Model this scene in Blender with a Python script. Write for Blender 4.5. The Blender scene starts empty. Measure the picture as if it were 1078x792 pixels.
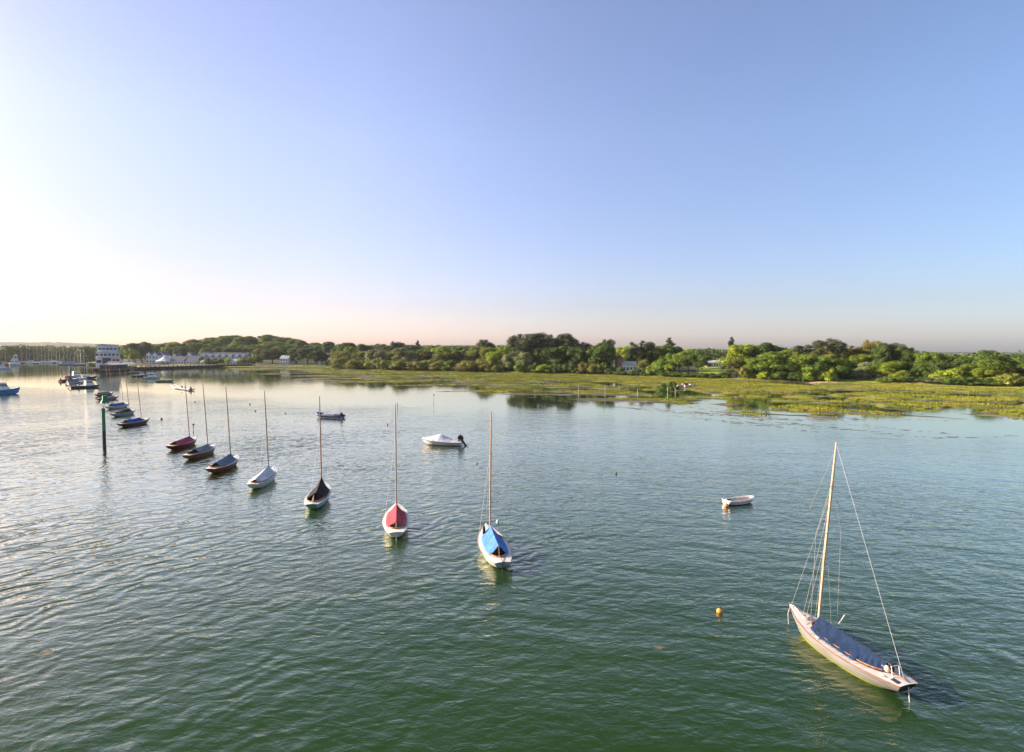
import bpy, math, random
import numpy as np
from mathutils import Vector, Matrix

random.seed(7)
RNG = np.random.default_rng(7)
SC = bpy.context.scene
COL = SC.collection
R = math.radians

# ------------------------------------------------------------------ camera
CAM_H, FPX, HOR = 12.5, 590.0, 369.0
CX, CY = 539.0, 396.0
PITCH = math.atan((CY - HOR) / FPX)
cam_d = bpy.data.cameras.new('camera')
cam_d.sensor_width = 36.0
cam_d.lens = FPX / 1078.0 * 36.0
cam_d.clip_start, cam_d.clip_end = 0.1, 12000.0
cam = bpy.data.objects.new('camera', cam_d)
cam.location = (0, 0, CAM_H)
cam.rotation_euler = (R(90) - PITCH, 0, 0)
COL.objects.link(cam)
SC.camera = cam


def ray(px, py):
    u, v = (px - CX) / FPX, (CY - py) / FPX
    return np.array([u, math.cos(PITCH) + v * math.sin(PITCH), -math.sin(PITCH) + v * math.cos(PITCH)])


def P(px, py, z=0.0):
    """point of the world at height z that the survey of the photograph gives"""
    d = ray(px, py)
    t = (z - CAM_H) / d[2]
    return np.array([d[0] * t, d[1] * t, z])


def Zat(px, py, dist):
    """height of a point at ground distance dist (along the view) on the sight line"""
    d = ray(px, py)
    return CAM_H + d[2] * dist / math.hypot(d[0], d[1])


def az_of(px):
    d = ray(px, HOR + 20)
    return math.atan2(d[0], d[1])


# ------------------------------------------------------------------ render settings
SC.render.engine = 'CYCLES'
SC.cycles.use_denoising = True
try:
    SC.cycles.denoiser = 'OPENIMAGEDENOISE'
    SC.cycles.denoising_input_passes = 'RGB_ALBEDO_NORMAL'
except Exception:
    pass
SC.cycles.max_bounces = 6
SC.cycles.diffuse_bounces = 2
SC.cycles.glossy_bounces = 3
SC.cycles.transmission_bounces = 3
SC.cycles.transparent_max_bounces = 6
SC.cycles.volume_bounces = 0
SC.cycles.sample_clamp_indirect = 6.0
SC.cycles.sample_clamp_direct = 12.0
SC.cycles.caustics_reflective = False
SC.cycles.caustics_refractive = False
vs = SC.view_settings
vs.view_transform, vs.look, vs.exposure, vs.gamma = 'Standard', 'None', 0.0, 1.0
vs.use_curve_mapping = False

# ------------------------------------------------------------------ light
SUN_AZ, SUN_EL = R(-80), R(21)          # azimuth measured from the view direction (+Y), negative = to the west
to_sun = Vector((math.sin(SUN_AZ) * math.cos(SUN_EL), math.cos(SUN_AZ) * math.cos(SUN_EL), math.sin(SUN_EL)))
sun_d = bpy.data.lights.new('sun', 'SUN')
sun_d.energy, sun_d.angle, sun_d.color = 5.0, R(0.6), (1.0, 0.89, 0.73)
sun = bpy.data.objects.new('sun', sun_d)
sun.rotation_euler = to_sun.to_track_quat('Z', 'Y').to_euler()
COL.objects.link(sun)

world = bpy.data.worlds.new('World')
SC.world = world
world.use_nodes = True
nt = world.node_tree
nt.nodes.clear()
w_out = nt.nodes.new('ShaderNodeOutputWorld')
w_bg = nt.nodes.new('ShaderNodeBackground')
w_sky = nt.nodes.new('ShaderNodeTexSky')
w_sky.sky_type = 'NISHITA'
w_sky.sun_disc = False
w_sky.sun_elevation = SUN_EL
w_sky.sun_rotation = SUN_AZ
w_sky.altitude = 0
w_sky.air_density, w_sky.dust_density, w_sky.ozone_density = 1.0, 2.6, 1.5
w_bg.inputs['Strength'].default_value = 0.12
nt.links.new(w_bg.outputs[0], w_out.inputs[0])


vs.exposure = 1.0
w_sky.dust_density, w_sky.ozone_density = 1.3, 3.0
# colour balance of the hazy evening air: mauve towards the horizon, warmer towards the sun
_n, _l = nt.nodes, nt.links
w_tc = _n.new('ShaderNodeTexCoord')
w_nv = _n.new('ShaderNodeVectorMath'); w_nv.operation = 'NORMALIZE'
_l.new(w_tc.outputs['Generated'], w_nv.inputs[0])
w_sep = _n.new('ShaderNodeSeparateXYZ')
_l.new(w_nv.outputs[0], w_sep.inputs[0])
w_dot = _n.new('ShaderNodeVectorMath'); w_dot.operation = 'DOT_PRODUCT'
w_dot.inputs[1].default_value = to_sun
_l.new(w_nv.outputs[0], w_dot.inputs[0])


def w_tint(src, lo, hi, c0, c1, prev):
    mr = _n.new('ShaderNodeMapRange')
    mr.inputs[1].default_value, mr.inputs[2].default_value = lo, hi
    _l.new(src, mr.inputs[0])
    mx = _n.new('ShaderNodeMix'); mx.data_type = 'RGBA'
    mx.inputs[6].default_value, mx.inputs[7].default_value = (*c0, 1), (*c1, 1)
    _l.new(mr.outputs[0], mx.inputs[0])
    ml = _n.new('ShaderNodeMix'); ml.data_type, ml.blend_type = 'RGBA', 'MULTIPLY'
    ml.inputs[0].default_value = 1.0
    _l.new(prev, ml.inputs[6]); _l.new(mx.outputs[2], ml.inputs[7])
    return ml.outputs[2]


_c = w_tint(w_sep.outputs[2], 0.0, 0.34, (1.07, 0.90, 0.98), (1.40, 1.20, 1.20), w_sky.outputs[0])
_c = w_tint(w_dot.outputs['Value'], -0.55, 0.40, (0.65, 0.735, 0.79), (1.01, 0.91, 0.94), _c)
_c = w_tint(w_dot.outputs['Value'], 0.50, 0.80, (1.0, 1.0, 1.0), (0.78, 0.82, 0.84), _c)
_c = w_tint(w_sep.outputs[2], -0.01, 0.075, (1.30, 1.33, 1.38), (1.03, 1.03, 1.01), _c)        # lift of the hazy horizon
_c = w_tint(w_sep.outputs[2], 0.50, 0.85, (1.0, 1.0, 1.0), (0.88, 0.82, 0.55), _c)          # added tint above the view, takes blue out of reflections and ambient light
_c = w_tint(w_dot.outputs['Value'], 0.835, 0.99, (1.0, 1.0, 1.0), (2.8, 2.6, 2.3), _c)     # added sky boost near the sun, out of view, to brighten the water
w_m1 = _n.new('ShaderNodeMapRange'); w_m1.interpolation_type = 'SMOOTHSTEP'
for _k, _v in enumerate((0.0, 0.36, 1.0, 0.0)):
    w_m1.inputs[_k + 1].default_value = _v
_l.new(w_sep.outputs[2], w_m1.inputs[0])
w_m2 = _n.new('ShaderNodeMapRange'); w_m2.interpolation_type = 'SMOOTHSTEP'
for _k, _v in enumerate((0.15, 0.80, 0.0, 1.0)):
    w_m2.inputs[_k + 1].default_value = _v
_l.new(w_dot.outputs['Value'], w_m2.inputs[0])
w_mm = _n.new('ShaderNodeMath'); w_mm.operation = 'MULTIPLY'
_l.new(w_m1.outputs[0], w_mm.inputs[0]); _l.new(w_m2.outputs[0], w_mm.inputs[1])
_c = w_tint(w_mm.outputs[0], 0.0, 1.0, (1.0, 1.0, 1.0), (0.75, 0.74, 0.71), _c)             # dims and slightly warms the low sky towards the sun
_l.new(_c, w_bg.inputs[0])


# ------------------------------------------------------------------ materials
def new_mat(name):
    m = bpy.data.materials.new(name)
    m.use_nodes = True
    n = m.node_tree.nodes
    return m, n, m.node_tree.links, n['Principled BSDF']


_cache = {}


def paint(name, col, rough=0.5, var=0.18, scale=3.0, metal=0.0, bump=0.0, spec=0.5, streak=(1, 1, 1)):
    """an everyday surface: base colour mottled by two noises, uneven gloss"""
    if name in _cache:
        return _cache[name]
    m, n, l, b = new_mat(name)
    tc = n.new('ShaderNodeTexCoord')
    mp = n.new('ShaderNodeMapping')
    mp.inputs['Scale'].default_value = streak
    l.new(tc.outputs['Object'], mp.inputs[0])
    n1 = n.new('ShaderNodeTexNoise')
    n1.inputs['Scale'].default_value = scale
    n1.inputs['Detail'].default_value = 5
    l.new(mp.outputs[0], n1.inputs['Vector'])
    mr = n.new('ShaderNodeMapRange')
    mr.inputs[1].default_value, mr.inputs[2].default_value = 0.3, 0.7
    mr.inputs[3].default_value, mr.inputs[4].default_value = 1 - var, 1 + var * 0.5
    l.new(n1.outputs[0], mr.inputs[0])
    mx = n.new('ShaderNodeMix')
    mx.data_type, mx.blend_type = 'RGBA', 'MULTIPLY'
    mx.inputs[0].default_value = 1.0
    mx.inputs[6].default_value = (*col, 1)
    l.new(mr.outputs[0], mx.inputs[7])
    l.new(mx.outputs[2], b.inputs['Base Color'])
    mr2 = n.new('ShaderNodeMapRange')
    mr2.inputs[3].default_value, mr2.inputs[4].default_value = max(0.02, rough - 0.1), min(1, rough + 0.12)
    l.new(n1.outputs[0], mr2.inputs[0])
    l.new(mr2.outputs[0], b.inputs['Roughness'])
    b.inputs['Metallic'].default_value = metal
    b.inputs['Specular IOR Level'].default_value = spec
    if bump:
        n2 = n.new('ShaderNodeTexNoise')
        n2.inputs['Scale'].default_value = scale * 4
        l.new(mp.outputs[0], n2.inputs['Vector'])
        bp = n.new('ShaderNodeBump')
        bp.inputs['Strength'].default_value = 1.0
        bp.inputs['Distance'].default_value = bump
        l.new(n2.outputs[0], bp.inputs['Height'])
        l.new(bp.outputs[0], b.inputs['Normal'])
    _cache[name] = m
    return m


def wood(name, col, rough=0.35):
    return paint(name, col, rough, var=0.35, scale=2.5, streak=(1.2, 9, 9), bump=0.002)


def planked(name, col):
    """faded planking: dark seams every hand's breadth, green scum along the waterline"""
    m = paint(name, col, .5, .34, scale=1.6, streak=(.5, 1, 6))
    n, l = m.node_tree.nodes, m.node_tree.links
    b = n['Principled BSDF']
    src = b.inputs['Base Color'].links[0].from_socket
    tc = n.new('ShaderNodeTexCoord')
    sp = n.new('ShaderNodeSeparateXYZ')
    l.new(tc.outputs['Object'], sp.inputs[0])
    md = n.new('ShaderNodeMath'); md.operation = 'PINGPONG'; md.inputs[1].default_value = .055
    l.new(sp.outputs[2], md.inputs[0])
    mr = n.new('ShaderNodeMapRange')
    for k, v in enumerate((0, .012, .62, 1.0)):
        mr.inputs[k + 1].default_value = v
    l.new(md.outputs[0], mr.inputs[0])
    mx = n.new('ShaderNodeMix'); mx.data_type, mx.blend_type = 'RGBA', 'MULTIPLY'; mx.inputs[0].default_value = 1
    l.new(src, mx.inputs[6]); l.new(mr.outputs[0], mx.inputs[7])
    nz = n.new('ShaderNodeTexNoise'); nz.inputs['Scale'].default_value = 5; nz.inputs['Detail'].default_value = 4
    l.new(tc.outputs['Object'], nz.inputs['Vector'])
    ad = n.new('ShaderNodeMath'); ad.operation = 'MULTIPLY_ADD'; ad.inputs[1].default_value = .16
    l.new(nz.outputs[0], ad.inputs[0]); l.new(sp.outputs[2], ad.inputs[2])
    m2 = n.new('ShaderNodeMapRange')
    for k, v in enumerate((.16, .27, .75, 0.0)):
        m2.inputs[k + 1].default_value = v
    l.new(ad.outputs[0], m2.inputs[0])
    mg = n.new('ShaderNodeMix'); mg.data_type = 'RGBA'
    l.new(m2.outputs[0], mg.inputs[0]); l.new(mx.outputs[2], mg.inputs[6]); mg.inputs[7].default_value = (.20, .21, .06, 1)
    l.new(mg.outputs[2], b.inputs['Base Color'])
    return m


def fabric(name, col):
    return paint(name, col, 0.8, var=0.38, scale=1.7, bump=0.035, spec=0.2)


WHITE = paint('white_gelcoat', (0.78, 0.77, 0.73), 0.3, 0.12)
OFFWHITE = paint('chalky_white_paint', (0.70, 0.68, 0.63), 0.5, 0.16)
GREYWHITE = paint('grey_deck_paint', (0.60, 0.60, 0.60), 0.6, 0.14)
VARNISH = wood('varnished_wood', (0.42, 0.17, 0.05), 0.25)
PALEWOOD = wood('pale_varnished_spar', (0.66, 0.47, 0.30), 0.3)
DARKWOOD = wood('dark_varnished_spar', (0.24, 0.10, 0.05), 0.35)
SPAR = wood('faded_varnished_spar', (0.40, 0.24, 0.16), 0.4)
DARK = paint('dark_void', (0.02, 0.02, 0.022), 0.6)
BLACK = paint('black_plastic', (0.015, 0.015, 0.017), 0.35)
GLASS = paint('dark_window_glass', (0.02, 0.028, 0.035), 0.08, 0.1)
WIRE = paint('stainless_wire', (0.62, 0.60, 0.56), 0.35, 0.05, metal=0.3)
ROPE = paint('pale_rope', (0.55, 0.5, 0.4), 0.8)
ALU = paint('pale_alloy_mast', (0.72, 0.70, 0.66), 0.35, 0.06, metal=0.2)


# ------------------------------------------------------------------ mesh builder
class MB:
    def __init__(self):
        self.v, self.f, self.mi = [], [], []

    def add(self, vs_, fs_, mi=0):
        o = len(self.v)
        self.v += [tuple(map(float, p)) for p in vs_]
        self.f += [tuple(i + o for i in f) for f in fs_]
        self.mi += [mi] * len(fs_) if isinstance(mi, int) else list(mi)
        return self

    def box(self, c, s, mi=0, taper=1.0, rz=0.0):
        hx, hy, hz = s[0] / 2, s[1] / 2, s[2] / 2
        pts = []
        for z, k in ((-hz, 1.0), (hz, taper)):
            for x, y in ((-hx, -hy), (hx, -hy), (hx, hy), (-hx, hy)):
                x, y = x * k, y * k
                pts.append((c[0] + x * math.cos(rz) - y * math.sin(rz), c[1] + x * math.sin(rz) + y * math.cos(rz), c[2] + z))
        return self.add(pts, [(0, 3, 2, 1), (4, 5, 6, 7), (0, 1, 5, 4), (1, 2, 6, 5), (2, 3, 7, 6), (3, 0, 4, 7)], mi)

    def tube(self, path, rad, n=6, mi=0, caps=True):
        path = [Vector(p) for p in path]
        k = len(path)
        rad = [rad] * k if not hasattr(rad, '__len__') else rad
        rings, ref = [], None
        for i, p in enumerate(path):
            t = (path[min(i + 1, k - 1)] - path[max(i - 1, 0)]).normalized()
            if ref is None:
                ref = Vector((0, 0, 1)) if abs(t.z) < 0.9 else Vector((1, 0, 0))
            a = (ref - t * ref.dot(t)).normalized()
            b = t.cross(a)
            ref = a
            rings.append([p + (a * math.cos(2 * math.pi * j / n) + b * math.sin(2 * math.pi * j / n)) * rad[i] for j in range(n)])
        vs_ = [q for r in rings for q in r]
        fs_ = [(i * n + j, i * n + (j + 1) % n, (i + 1) * n + (j + 1) % n, (i + 1) * n + j) for i in range(k - 1) for j in range(n)]
        if caps:
            fs_ += [tuple(range(n - 1, -1, -1)), tuple((k - 1) * n + j for j in range(n))]
        return self.add(vs_, fs_, mi)

    def grid(self, rows, mi=0, flip=False):
        m, n = len(rows), len(rows[0])
        vs_ = [p for r in rows for p in r]
        fs_ = []
        for i in range(m - 1):
            for j in range(n - 1):
                q = (i * n + j, i * n + j + 1, (i + 1) * n + j + 1, (i + 1) * n + j)
                fs_.append(q[::-1] if flip else q)
        return self.add(vs_, fs_, mi)

    def ball(self, c, r, n=10, mi=0):
        r = (r, r, r) if not hasattr(r, '__len__') else r
        rows = []
        for i in range(n // 2 + 1):
            th = math.pi * i / (n // 2)
            rows.append([(c[0] + r[0] * math.sin(th) * math.cos(2 * math.pi * j / n), c[1] + r[1] * math.sin(th) * math.sin(2 * math.pi * j / n),
                          c[2] - r[2] * math.cos(th)) for j in range(n + 1)])
        return self.grid(rows, mi)

    def prism(self, poly, y0, y1, mi=0):
        """extrude an (x, z) outline along y"""
        n = len(poly)
        vs_ = [(x, y0, z) for x, z in poly] + [(x, y1, z) for x, z in poly]
        fs_ = [tuple(range(n)), tuple(range(2 * n - 1, n - 1, -1))] + [(i, i + n, (i + 1) % n + n, (i + 1) % n) for i in range(n)]
        return self.add(vs_, fs_, mi)

    def build(self, name, mats, parent=None, smooth=False, bevel=0.0, weld=False):
        me = bpy.data.meshes.new(name)
        me.from_pydata(self.v, [], self.f)
        mats = mats if isinstance(mats, (list, tuple)) else [mats]
        for m in mats:
            me.materials.append(m)
        if len(mats) > 1:
            me.polygons.foreach_set('material_index', self.mi)
        import bmesh
        bm = bmesh.new()
        bm.from_mesh(me)
        if weld:
            bmesh.ops.remove_doubles(bm, verts=bm.verts, dist=1e-4)
        if weld or bevel:
            bmesh.ops.recalc_face_normals(bm, faces=bm.faces)
        if bevel:
            bmesh.ops.bevel(bm, geom=list(bm.edges), offset=bevel, segments=2, affect='EDGES', profile=0.6)
        bm.to_mesh(me)
        bm.free()
        if smooth:
            me.polygons.foreach_set('use_smooth', [True] * len(me.polygons))
            try:
                me.set_sharp_from_angle(angle=R(42))
            except Exception:
                pass
        me.update()
        o = bpy.data.objects.new(name, me)
        COL.objects.link(o)
        if parent:
            o.parent = parent
        return o


def tag(o, label=None, cat=None, group=None, kind=None):
    if label:
        o['label'] = label
    if cat:
        o['category'] = cat
    if group:
        o['group'] = group
    if kind:
        o['kind'] = kind
    return o


def empty(name, loc, rz, label, cat, group=None):
    o = bpy.data.objects.new(name, None)
    o.empty_display_size = 0.3
    o.location = loc
    o.rotation_euler = (0, 0, rz)
    COL.objects.link(o)
    return tag(o, label, cat, group)


def raw_mesh(name, V, F, mats, parent=None, smooth=False, link=True):
    """fast path for big numpy meshes; F is (n, 3) or (n, 4)"""
    me = bpy.data.meshes.new(name)
    V = np.asarray(V, np.float32)
    F = np.asarray(F, np.int32)
    me.vertices.add(len(V))
    me.vertices.foreach_set('co', V.ravel())
    me.loops.add(F.size)
    me.loops.foreach_set('vertex_index', F.ravel())
    me.polygons.add(len(F))
    me.polygons.foreach_set('loop_start', np.arange(len(F), dtype=np.int32) * F.shape[1])
    if smooth:
        me.polygons.foreach_set('use_smooth', np.ones(len(F), dtype=bool))
    for m in (mats if isinstance(mats, (list, tuple)) else [mats]):
        me.materials.append(m)
    me.update(calc_edges=True)
    me.validate()
    if not link:
        return me
    o = bpy.data.objects.new(name, me)
    COL.objects.link(o)
    if parent:
        o.parent = parent
    return o


# ------------------------------------------------------------------ numpy noise
def vnoise(x, y, seed=0):
    xi, yi = np.floor(x).astype(np.int64), np.floor(y).astype(np.int64)
    xf, yf = x - xi, y - yi
    u, v = xf * xf * (3 - 2 * xf), yf * yf * (3 - 2 * yf)

    def h(a, b):
        n = (a * 374761393 + b * 668265263 + seed * 1442695041) & 0x7fffffff
        n = ((n ^ (n >> 13)) * 1274126177) & 0x7fffffff
        return ((n ^ (n >> 16)) & 0xffff) / 65535.0
    return (h(xi, yi) * (1 - u) + h(xi + 1, yi) * u) * (1 - v) + (h(xi, yi + 1) * (1 - u) + h(xi + 1, yi + 1) * u) * v


def fbm(x, y, seed=0, o=4):
    s, a, t = 0, 0.5, 0
    for k in range(o):
        s = s + a * vnoise(x * 2 ** k, y * 2 ** k, seed + k * 17)
        t += a
        a *= 0.5
    return s / t


def sstep(a, b, x):
    t = np.clip((x - a) / (b - a), 0, 1)
    return t * t * (3 - 2 * t)
HAZE_DENSITY = 0.00006
# ------------------------------------------------------------------ the shore: grass edge, mud edge and firm land, surveyed as bearings and distances
_S = [(-400, 378, 378.4, 377.4), (0, 380.3, 380.6, 379.9), (90, 381.2, 381.6, 380.7), (140, 385.0, 385.4, 384.4), (230, 386.0, 387.5, 384.6), (258, 387, 391.5, 384.7),
      (300, 389, 396, 385.2), (342, 391, 400.5, 386.5), (352, 392.5, 402, 389.4), (400, 397, 406, 390.6), (470, 400.5, 411, 392),
      (560, 404, 414.5, 394), (640, 409, 420, 395.5), (690, 415, 425, 397), (745, 420, 431, 399), (800, 428, 438, 401), (860, 431.5, 441, 403),
      (900, 435, 443, 404), (960, 437, 445, 406), (1000, 438, 446, 407), (1078, 441, 447, 409), (1400, 455, 460, 414)]
_A = np.array([az_of(s[0]) for s in _S])
_RG, _RM, _RL = [np.array([np.linalg.norm(P(s[0], s[k], 0.1)[:2]) for s in _S]) for k in (1, 2, 3)]
POOLS = [(*P(1073, 428.5)[:2], 9.0, 3.0), (*P(752, 417)[:2], 7, 5.0), (*P(250, 389.0)[:2], 12, 6)]
SANDS = [(*P(870, 403.8)[:2], 7, 3.5), (*P(955, 405.4)[:2], 9, 3), (*P(985, 406.5)[:2], 9, 2.6)]
LAWNS = [(az_of(750), .026, 6, 200), (az_of(662), .02, 3, 30), (az_of(972), .025, 8, 40), (az_of(900), .03, 3, 24), (az_of(1100), .05, 10, 60), (az_of(600), .3, -3, 4), (az_of(900), .3, -3, 3)]
CREEKS = [([(745, 424), (770, 421.5), (820, 419.5), (865, 420.5), (905, 418), (935, 421), (965, 423.5), (1010, 425), (1085, 424.5)], 2.0),
          ([(630, 404), (700, 409), (725, 414), (757, 415), (800, 416.5), (850, 415.5), (890, 413)], 2.6), ([(770, 431), (800, 428), (835, 426), (870, 428), (905, 427)], 2.0),
          ([(560, 401), (620, 402.5), (690, 403)], 2.0), ([(925, 431), (985, 433), (1040, 431), (1080, 433)], 1.8), ([(690, 400.8), (780, 402.4), (850, 403.8)], 1.6), ([(690, 413), (720, 416), (745, 416)], 3.2),
          ([(930, 412.5), (1000, 414), (1090, 415)], 1.3)]
HUMP = (*P(706, 408)[:2], 4.2, 5.0)


def shore(a):
    return np.interp(a, _A, _RG), np.interp(a, _A, _RM), np.interp(a, _A, _RL)


def land_height(x, y):
    """height of the ground and what covers it (0 mud, 1 marsh grass, 2 meadow / wood floor, 3 sand)"""
    x, y = np.asarray(x, float), np.asarray(y, float)
    a, r = np.arctan2(x, y), np.hypot(x, y)
    rg, rm, rl = shore(a)
    tx, ty = a * 190.0, r                                   # along / across the shore, metres
    n1 = fbm(tx / 26, ty / 9, 3)
    n2 = fbm(tx / 7, ty / 3.2, 11)
    n3 = fbm(tx / 60, ty / 16, 23)
    # mud banks first, then grass standing on the higher mud, broken by pools and winding creeks
    f = 0.62 * fbm(tx / 44, ty / 7.5, 3, 5) + 0.38 * n1
    th = np.where(r < rg, np.interp(np.clip((r - rm) / np.maximum(rg - rm, 1), -1, 1), [-1, 0, 1], [1.0, .60, .485]),
                  np.interp(np.clip((r - rg) / np.maximum(rl - rg, 1), 0, 1), [0, .2, .6, 1], [.485, .455, .41, .33]))
    val = f - th
    h = np.clip(val * 3.4, -1.6, 0.36) + 0.06 * (n2 - 0.5)
    q = np.clip((r - rg) / np.maximum(rl - rg, 1), 0, 1)
    c1 = np.abs(fbm(tx / 60, ty / 9.5, 41) - 0.5)
    c2 = np.abs(fbm(tx / 120 + 7, ty / 15, 57) - 0.5)
    ck = np.maximum(1 - sstep(0.012, 0.036, c1), (1 - sstep(0.012, 0.032, c2))) * (1 - sstep(0.75, 0.98, q) * 0.9)
    h = h - 0.46 * ck * (r > rg - 6)
    for pl, wd_ in CREEKS:
        pw = [P(*p_)[:2] for p_ in pl]
        dmin = np.full(x.shape, 1e9)
        for p0_, p1_ in zip(pw[:-1], pw[1:]):
            dx_, dy_ = p1_ - p0_
            tt_ = np.clip(((x - p0_[0]) * dx_ + (y - p0_[1]) * dy_) / (dx_ * dx_ + dy_ * dy_), 0, 1)
            dmin = np.minimum(dmin, np.hypot(x - p0_[0] - tt_ * dx_, y - p0_[1] - tt_ * dy_))
        wv = 2.0 * wd_ * (0.45 + 1.1 * n1) + (n2 - 0.5) * 2.4
        h = h - 0.55 * (1 - sstep(wv * 0.6, wv * 1.25, dmin))
    hv = h + 0.10 * (n2 - 0.5)
    zone = np.where((hv + np.where(r < rg, 0.5 * (fbm(tx / 4, ty / 2.2, 91, 3) - 0.56), 0) > 0.17) & (r > rm), 1.0, 0.0)
    # firm land and the hills behind
    L = sstep(-1.5, 5, r - rl)
    hill = 11.0 * np.exp(-((np.degrees(a) + 22) / 11.0) ** 2) * sstep(30, 330, r - rl) + 3.0 * sstep(0, 260, r - rl)
    h = np.where(r > rl - 1.5, h * (1 - L) + (1.0 + hill + 0.5 * (n1 - 0.5)) * L, h)
    zone = np.where(L > 0.55, 4.0, zone)
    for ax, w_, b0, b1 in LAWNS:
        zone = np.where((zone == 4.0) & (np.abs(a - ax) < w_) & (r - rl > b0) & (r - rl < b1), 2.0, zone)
    for sx, sy, sr, st in SANDS:
        ca, sa = math.atan2(sx, sy), math.hypot(sx, sy)
        d = np.hypot((a - ca) * sa / sr, (r - sa) / st) + (n2 - 0.5) * 0.9
        h = h + 0.35 * (1 - sstep(0.4, 1.2, d))
        zone = np.where(d < 0.9, 3.0, zone)
    for sx, sy, sr, st in POOLS:
        ca, sa = math.atan2(sx, sy), math.hypot(sx, sy)
        d = np.hypot((a - ca) * sa / sr, (r - sa) / st) + (n2 - 0.5) * 0.5
        k = 1 - sstep(0.75, 1.1, d)
        h = h * (1 - k) - 0.3 * k
        zone = np.where(k > 0.3, 0.0, zone)
    d = np.hypot((x - HUMP[0]) / HUMP[2], (y - HUMP[1]) / HUMP[3])
    h = h + 1.0 * (1 - sstep(0.2, 1.0, d))
    return h, zone


def land_z(x, y):
    return float(land_height(np.array([x]), np.array([y]))[0][0])


na, nr = 1000, 460
aa = np.linspace(R(-62), R(62), na)
rr = 78 * (1450 / 78) ** np.linspace(0, 1, nr)
A2, R2 = np.meshgrid(aa, rr)
X2, Y2 = R2 * np.sin(A2), R2 * np.cos(A2)
H2, Z2 = land_height(X2, Y2)
V = np.stack([X2, Y2, H2], -1).reshape(-1, 3)
ii = np.arange(na * nr).reshape(nr, na)
F = np.stack([ii[:-1, :-1], ii[:-1, 1:], ii[1:, 1:], ii[1:, :-1]], -1).reshape(-1, 4)
F = F[(V[F][:, :, 2].max(1) > -1.2)]

m, n, l, b = new_mat('shore_ground')
at = n.new('ShaderNodeAttribute')
at.attribute_name = 'cover'
geo = n.new('ShaderNodeNewGeometry')


def gnoise(scale, detail, vec):
    t = n.new('ShaderNodeTexNoise')
    t.inputs['Scale'].default_value, t.inputs['Detail'].default_value = scale, detail
    l.new(vec, t.inputs['Vector'])
    return t.outputs[0]


def ramp(src, stops):
    t = n.new('ShaderNodeValToRGB')
    e = t.color_ramp.elements
    while len(e) < len(stops):
        e.new(0.5)
    for k, (p, c) in enumerate(stops):
        e[k].position, e[k].color = p, (*c, 1)
    l.new(src, t.inputs[0])
    return t.outputs[0]


def mixc(fac, c1, c2):
    t = n.new('ShaderNodeMix')
    t.data_type = 'RGBA'
    l.new(fac, t.inputs[0])
    l.new(c1, t.inputs[6])
    l.new(c2, t.inputs[7])
    return t.outputs[2]


mpg = n.new('ShaderNodeMapping')
mpg.inputs['Scale'].default_value = (0.35, 1.0, 1.0)
l.new(geo.outputs['Position'], mpg.inputs[0])
mud = ramp(gnoise(0.35, 6, mpg.outputs[0]), [(0.34, (0.030, 0.032, 0.014)), (0.48, (0.075, 0.068, 0.038)), (0.64, (0.17, 0.155, 0.12))])
gr = ramp(gnoise(0.16, 7, mpg.outputs[0]), [(0.30, (0.075, 0.080, 0.014)), (0.43, (0.175, 0.205, 0.022)), (0.56, (0.27, 0.27, 0.03)), (0.70, (0.26, 0.19, 0.05))])
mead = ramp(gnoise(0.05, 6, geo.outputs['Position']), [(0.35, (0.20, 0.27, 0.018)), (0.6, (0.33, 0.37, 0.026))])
sand = ramp(gnoise(0.8, 5, geo.outputs['Position']), [(0.3, (0.36, 0.25, 0.14)), (0.7, (0.52, 0.38, 0.25))])
sep = n.new('ShaderNodeSeparateColor')
l.new(at.outputs['Color'], sep.inputs[0])
c = mixc(sep.outputs[0], mud, gr)
c = mixc(sep.outputs[1], c, mead)
c = mixc(sep.outputs[2], c, sand)
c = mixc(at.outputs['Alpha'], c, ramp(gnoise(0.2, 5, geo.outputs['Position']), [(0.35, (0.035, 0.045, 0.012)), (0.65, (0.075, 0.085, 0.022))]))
l.new(c, b.inputs['Base Color'])
b.inputs['Roughness'].default_value = 0.85
b.inputs['Specular IOR Level'].default_value = 0.25
GROUND_MAT = m
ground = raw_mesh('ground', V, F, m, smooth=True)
tag(ground, kind='structure')
zz = Z2.ravel()
colr = np.zeros((len(V), 4), np.float32)
colr[:, 3] = zz == 4
colr[:, 0] = zz == 1
colr[:, 1] = zz == 2
colr[:, 2] = zz == 3
att = ground.data.color_attributes.new('cover', 'FLOAT_COLOR', 'POINT')
att.data.foreach_set('color', colr.ravel())

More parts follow.
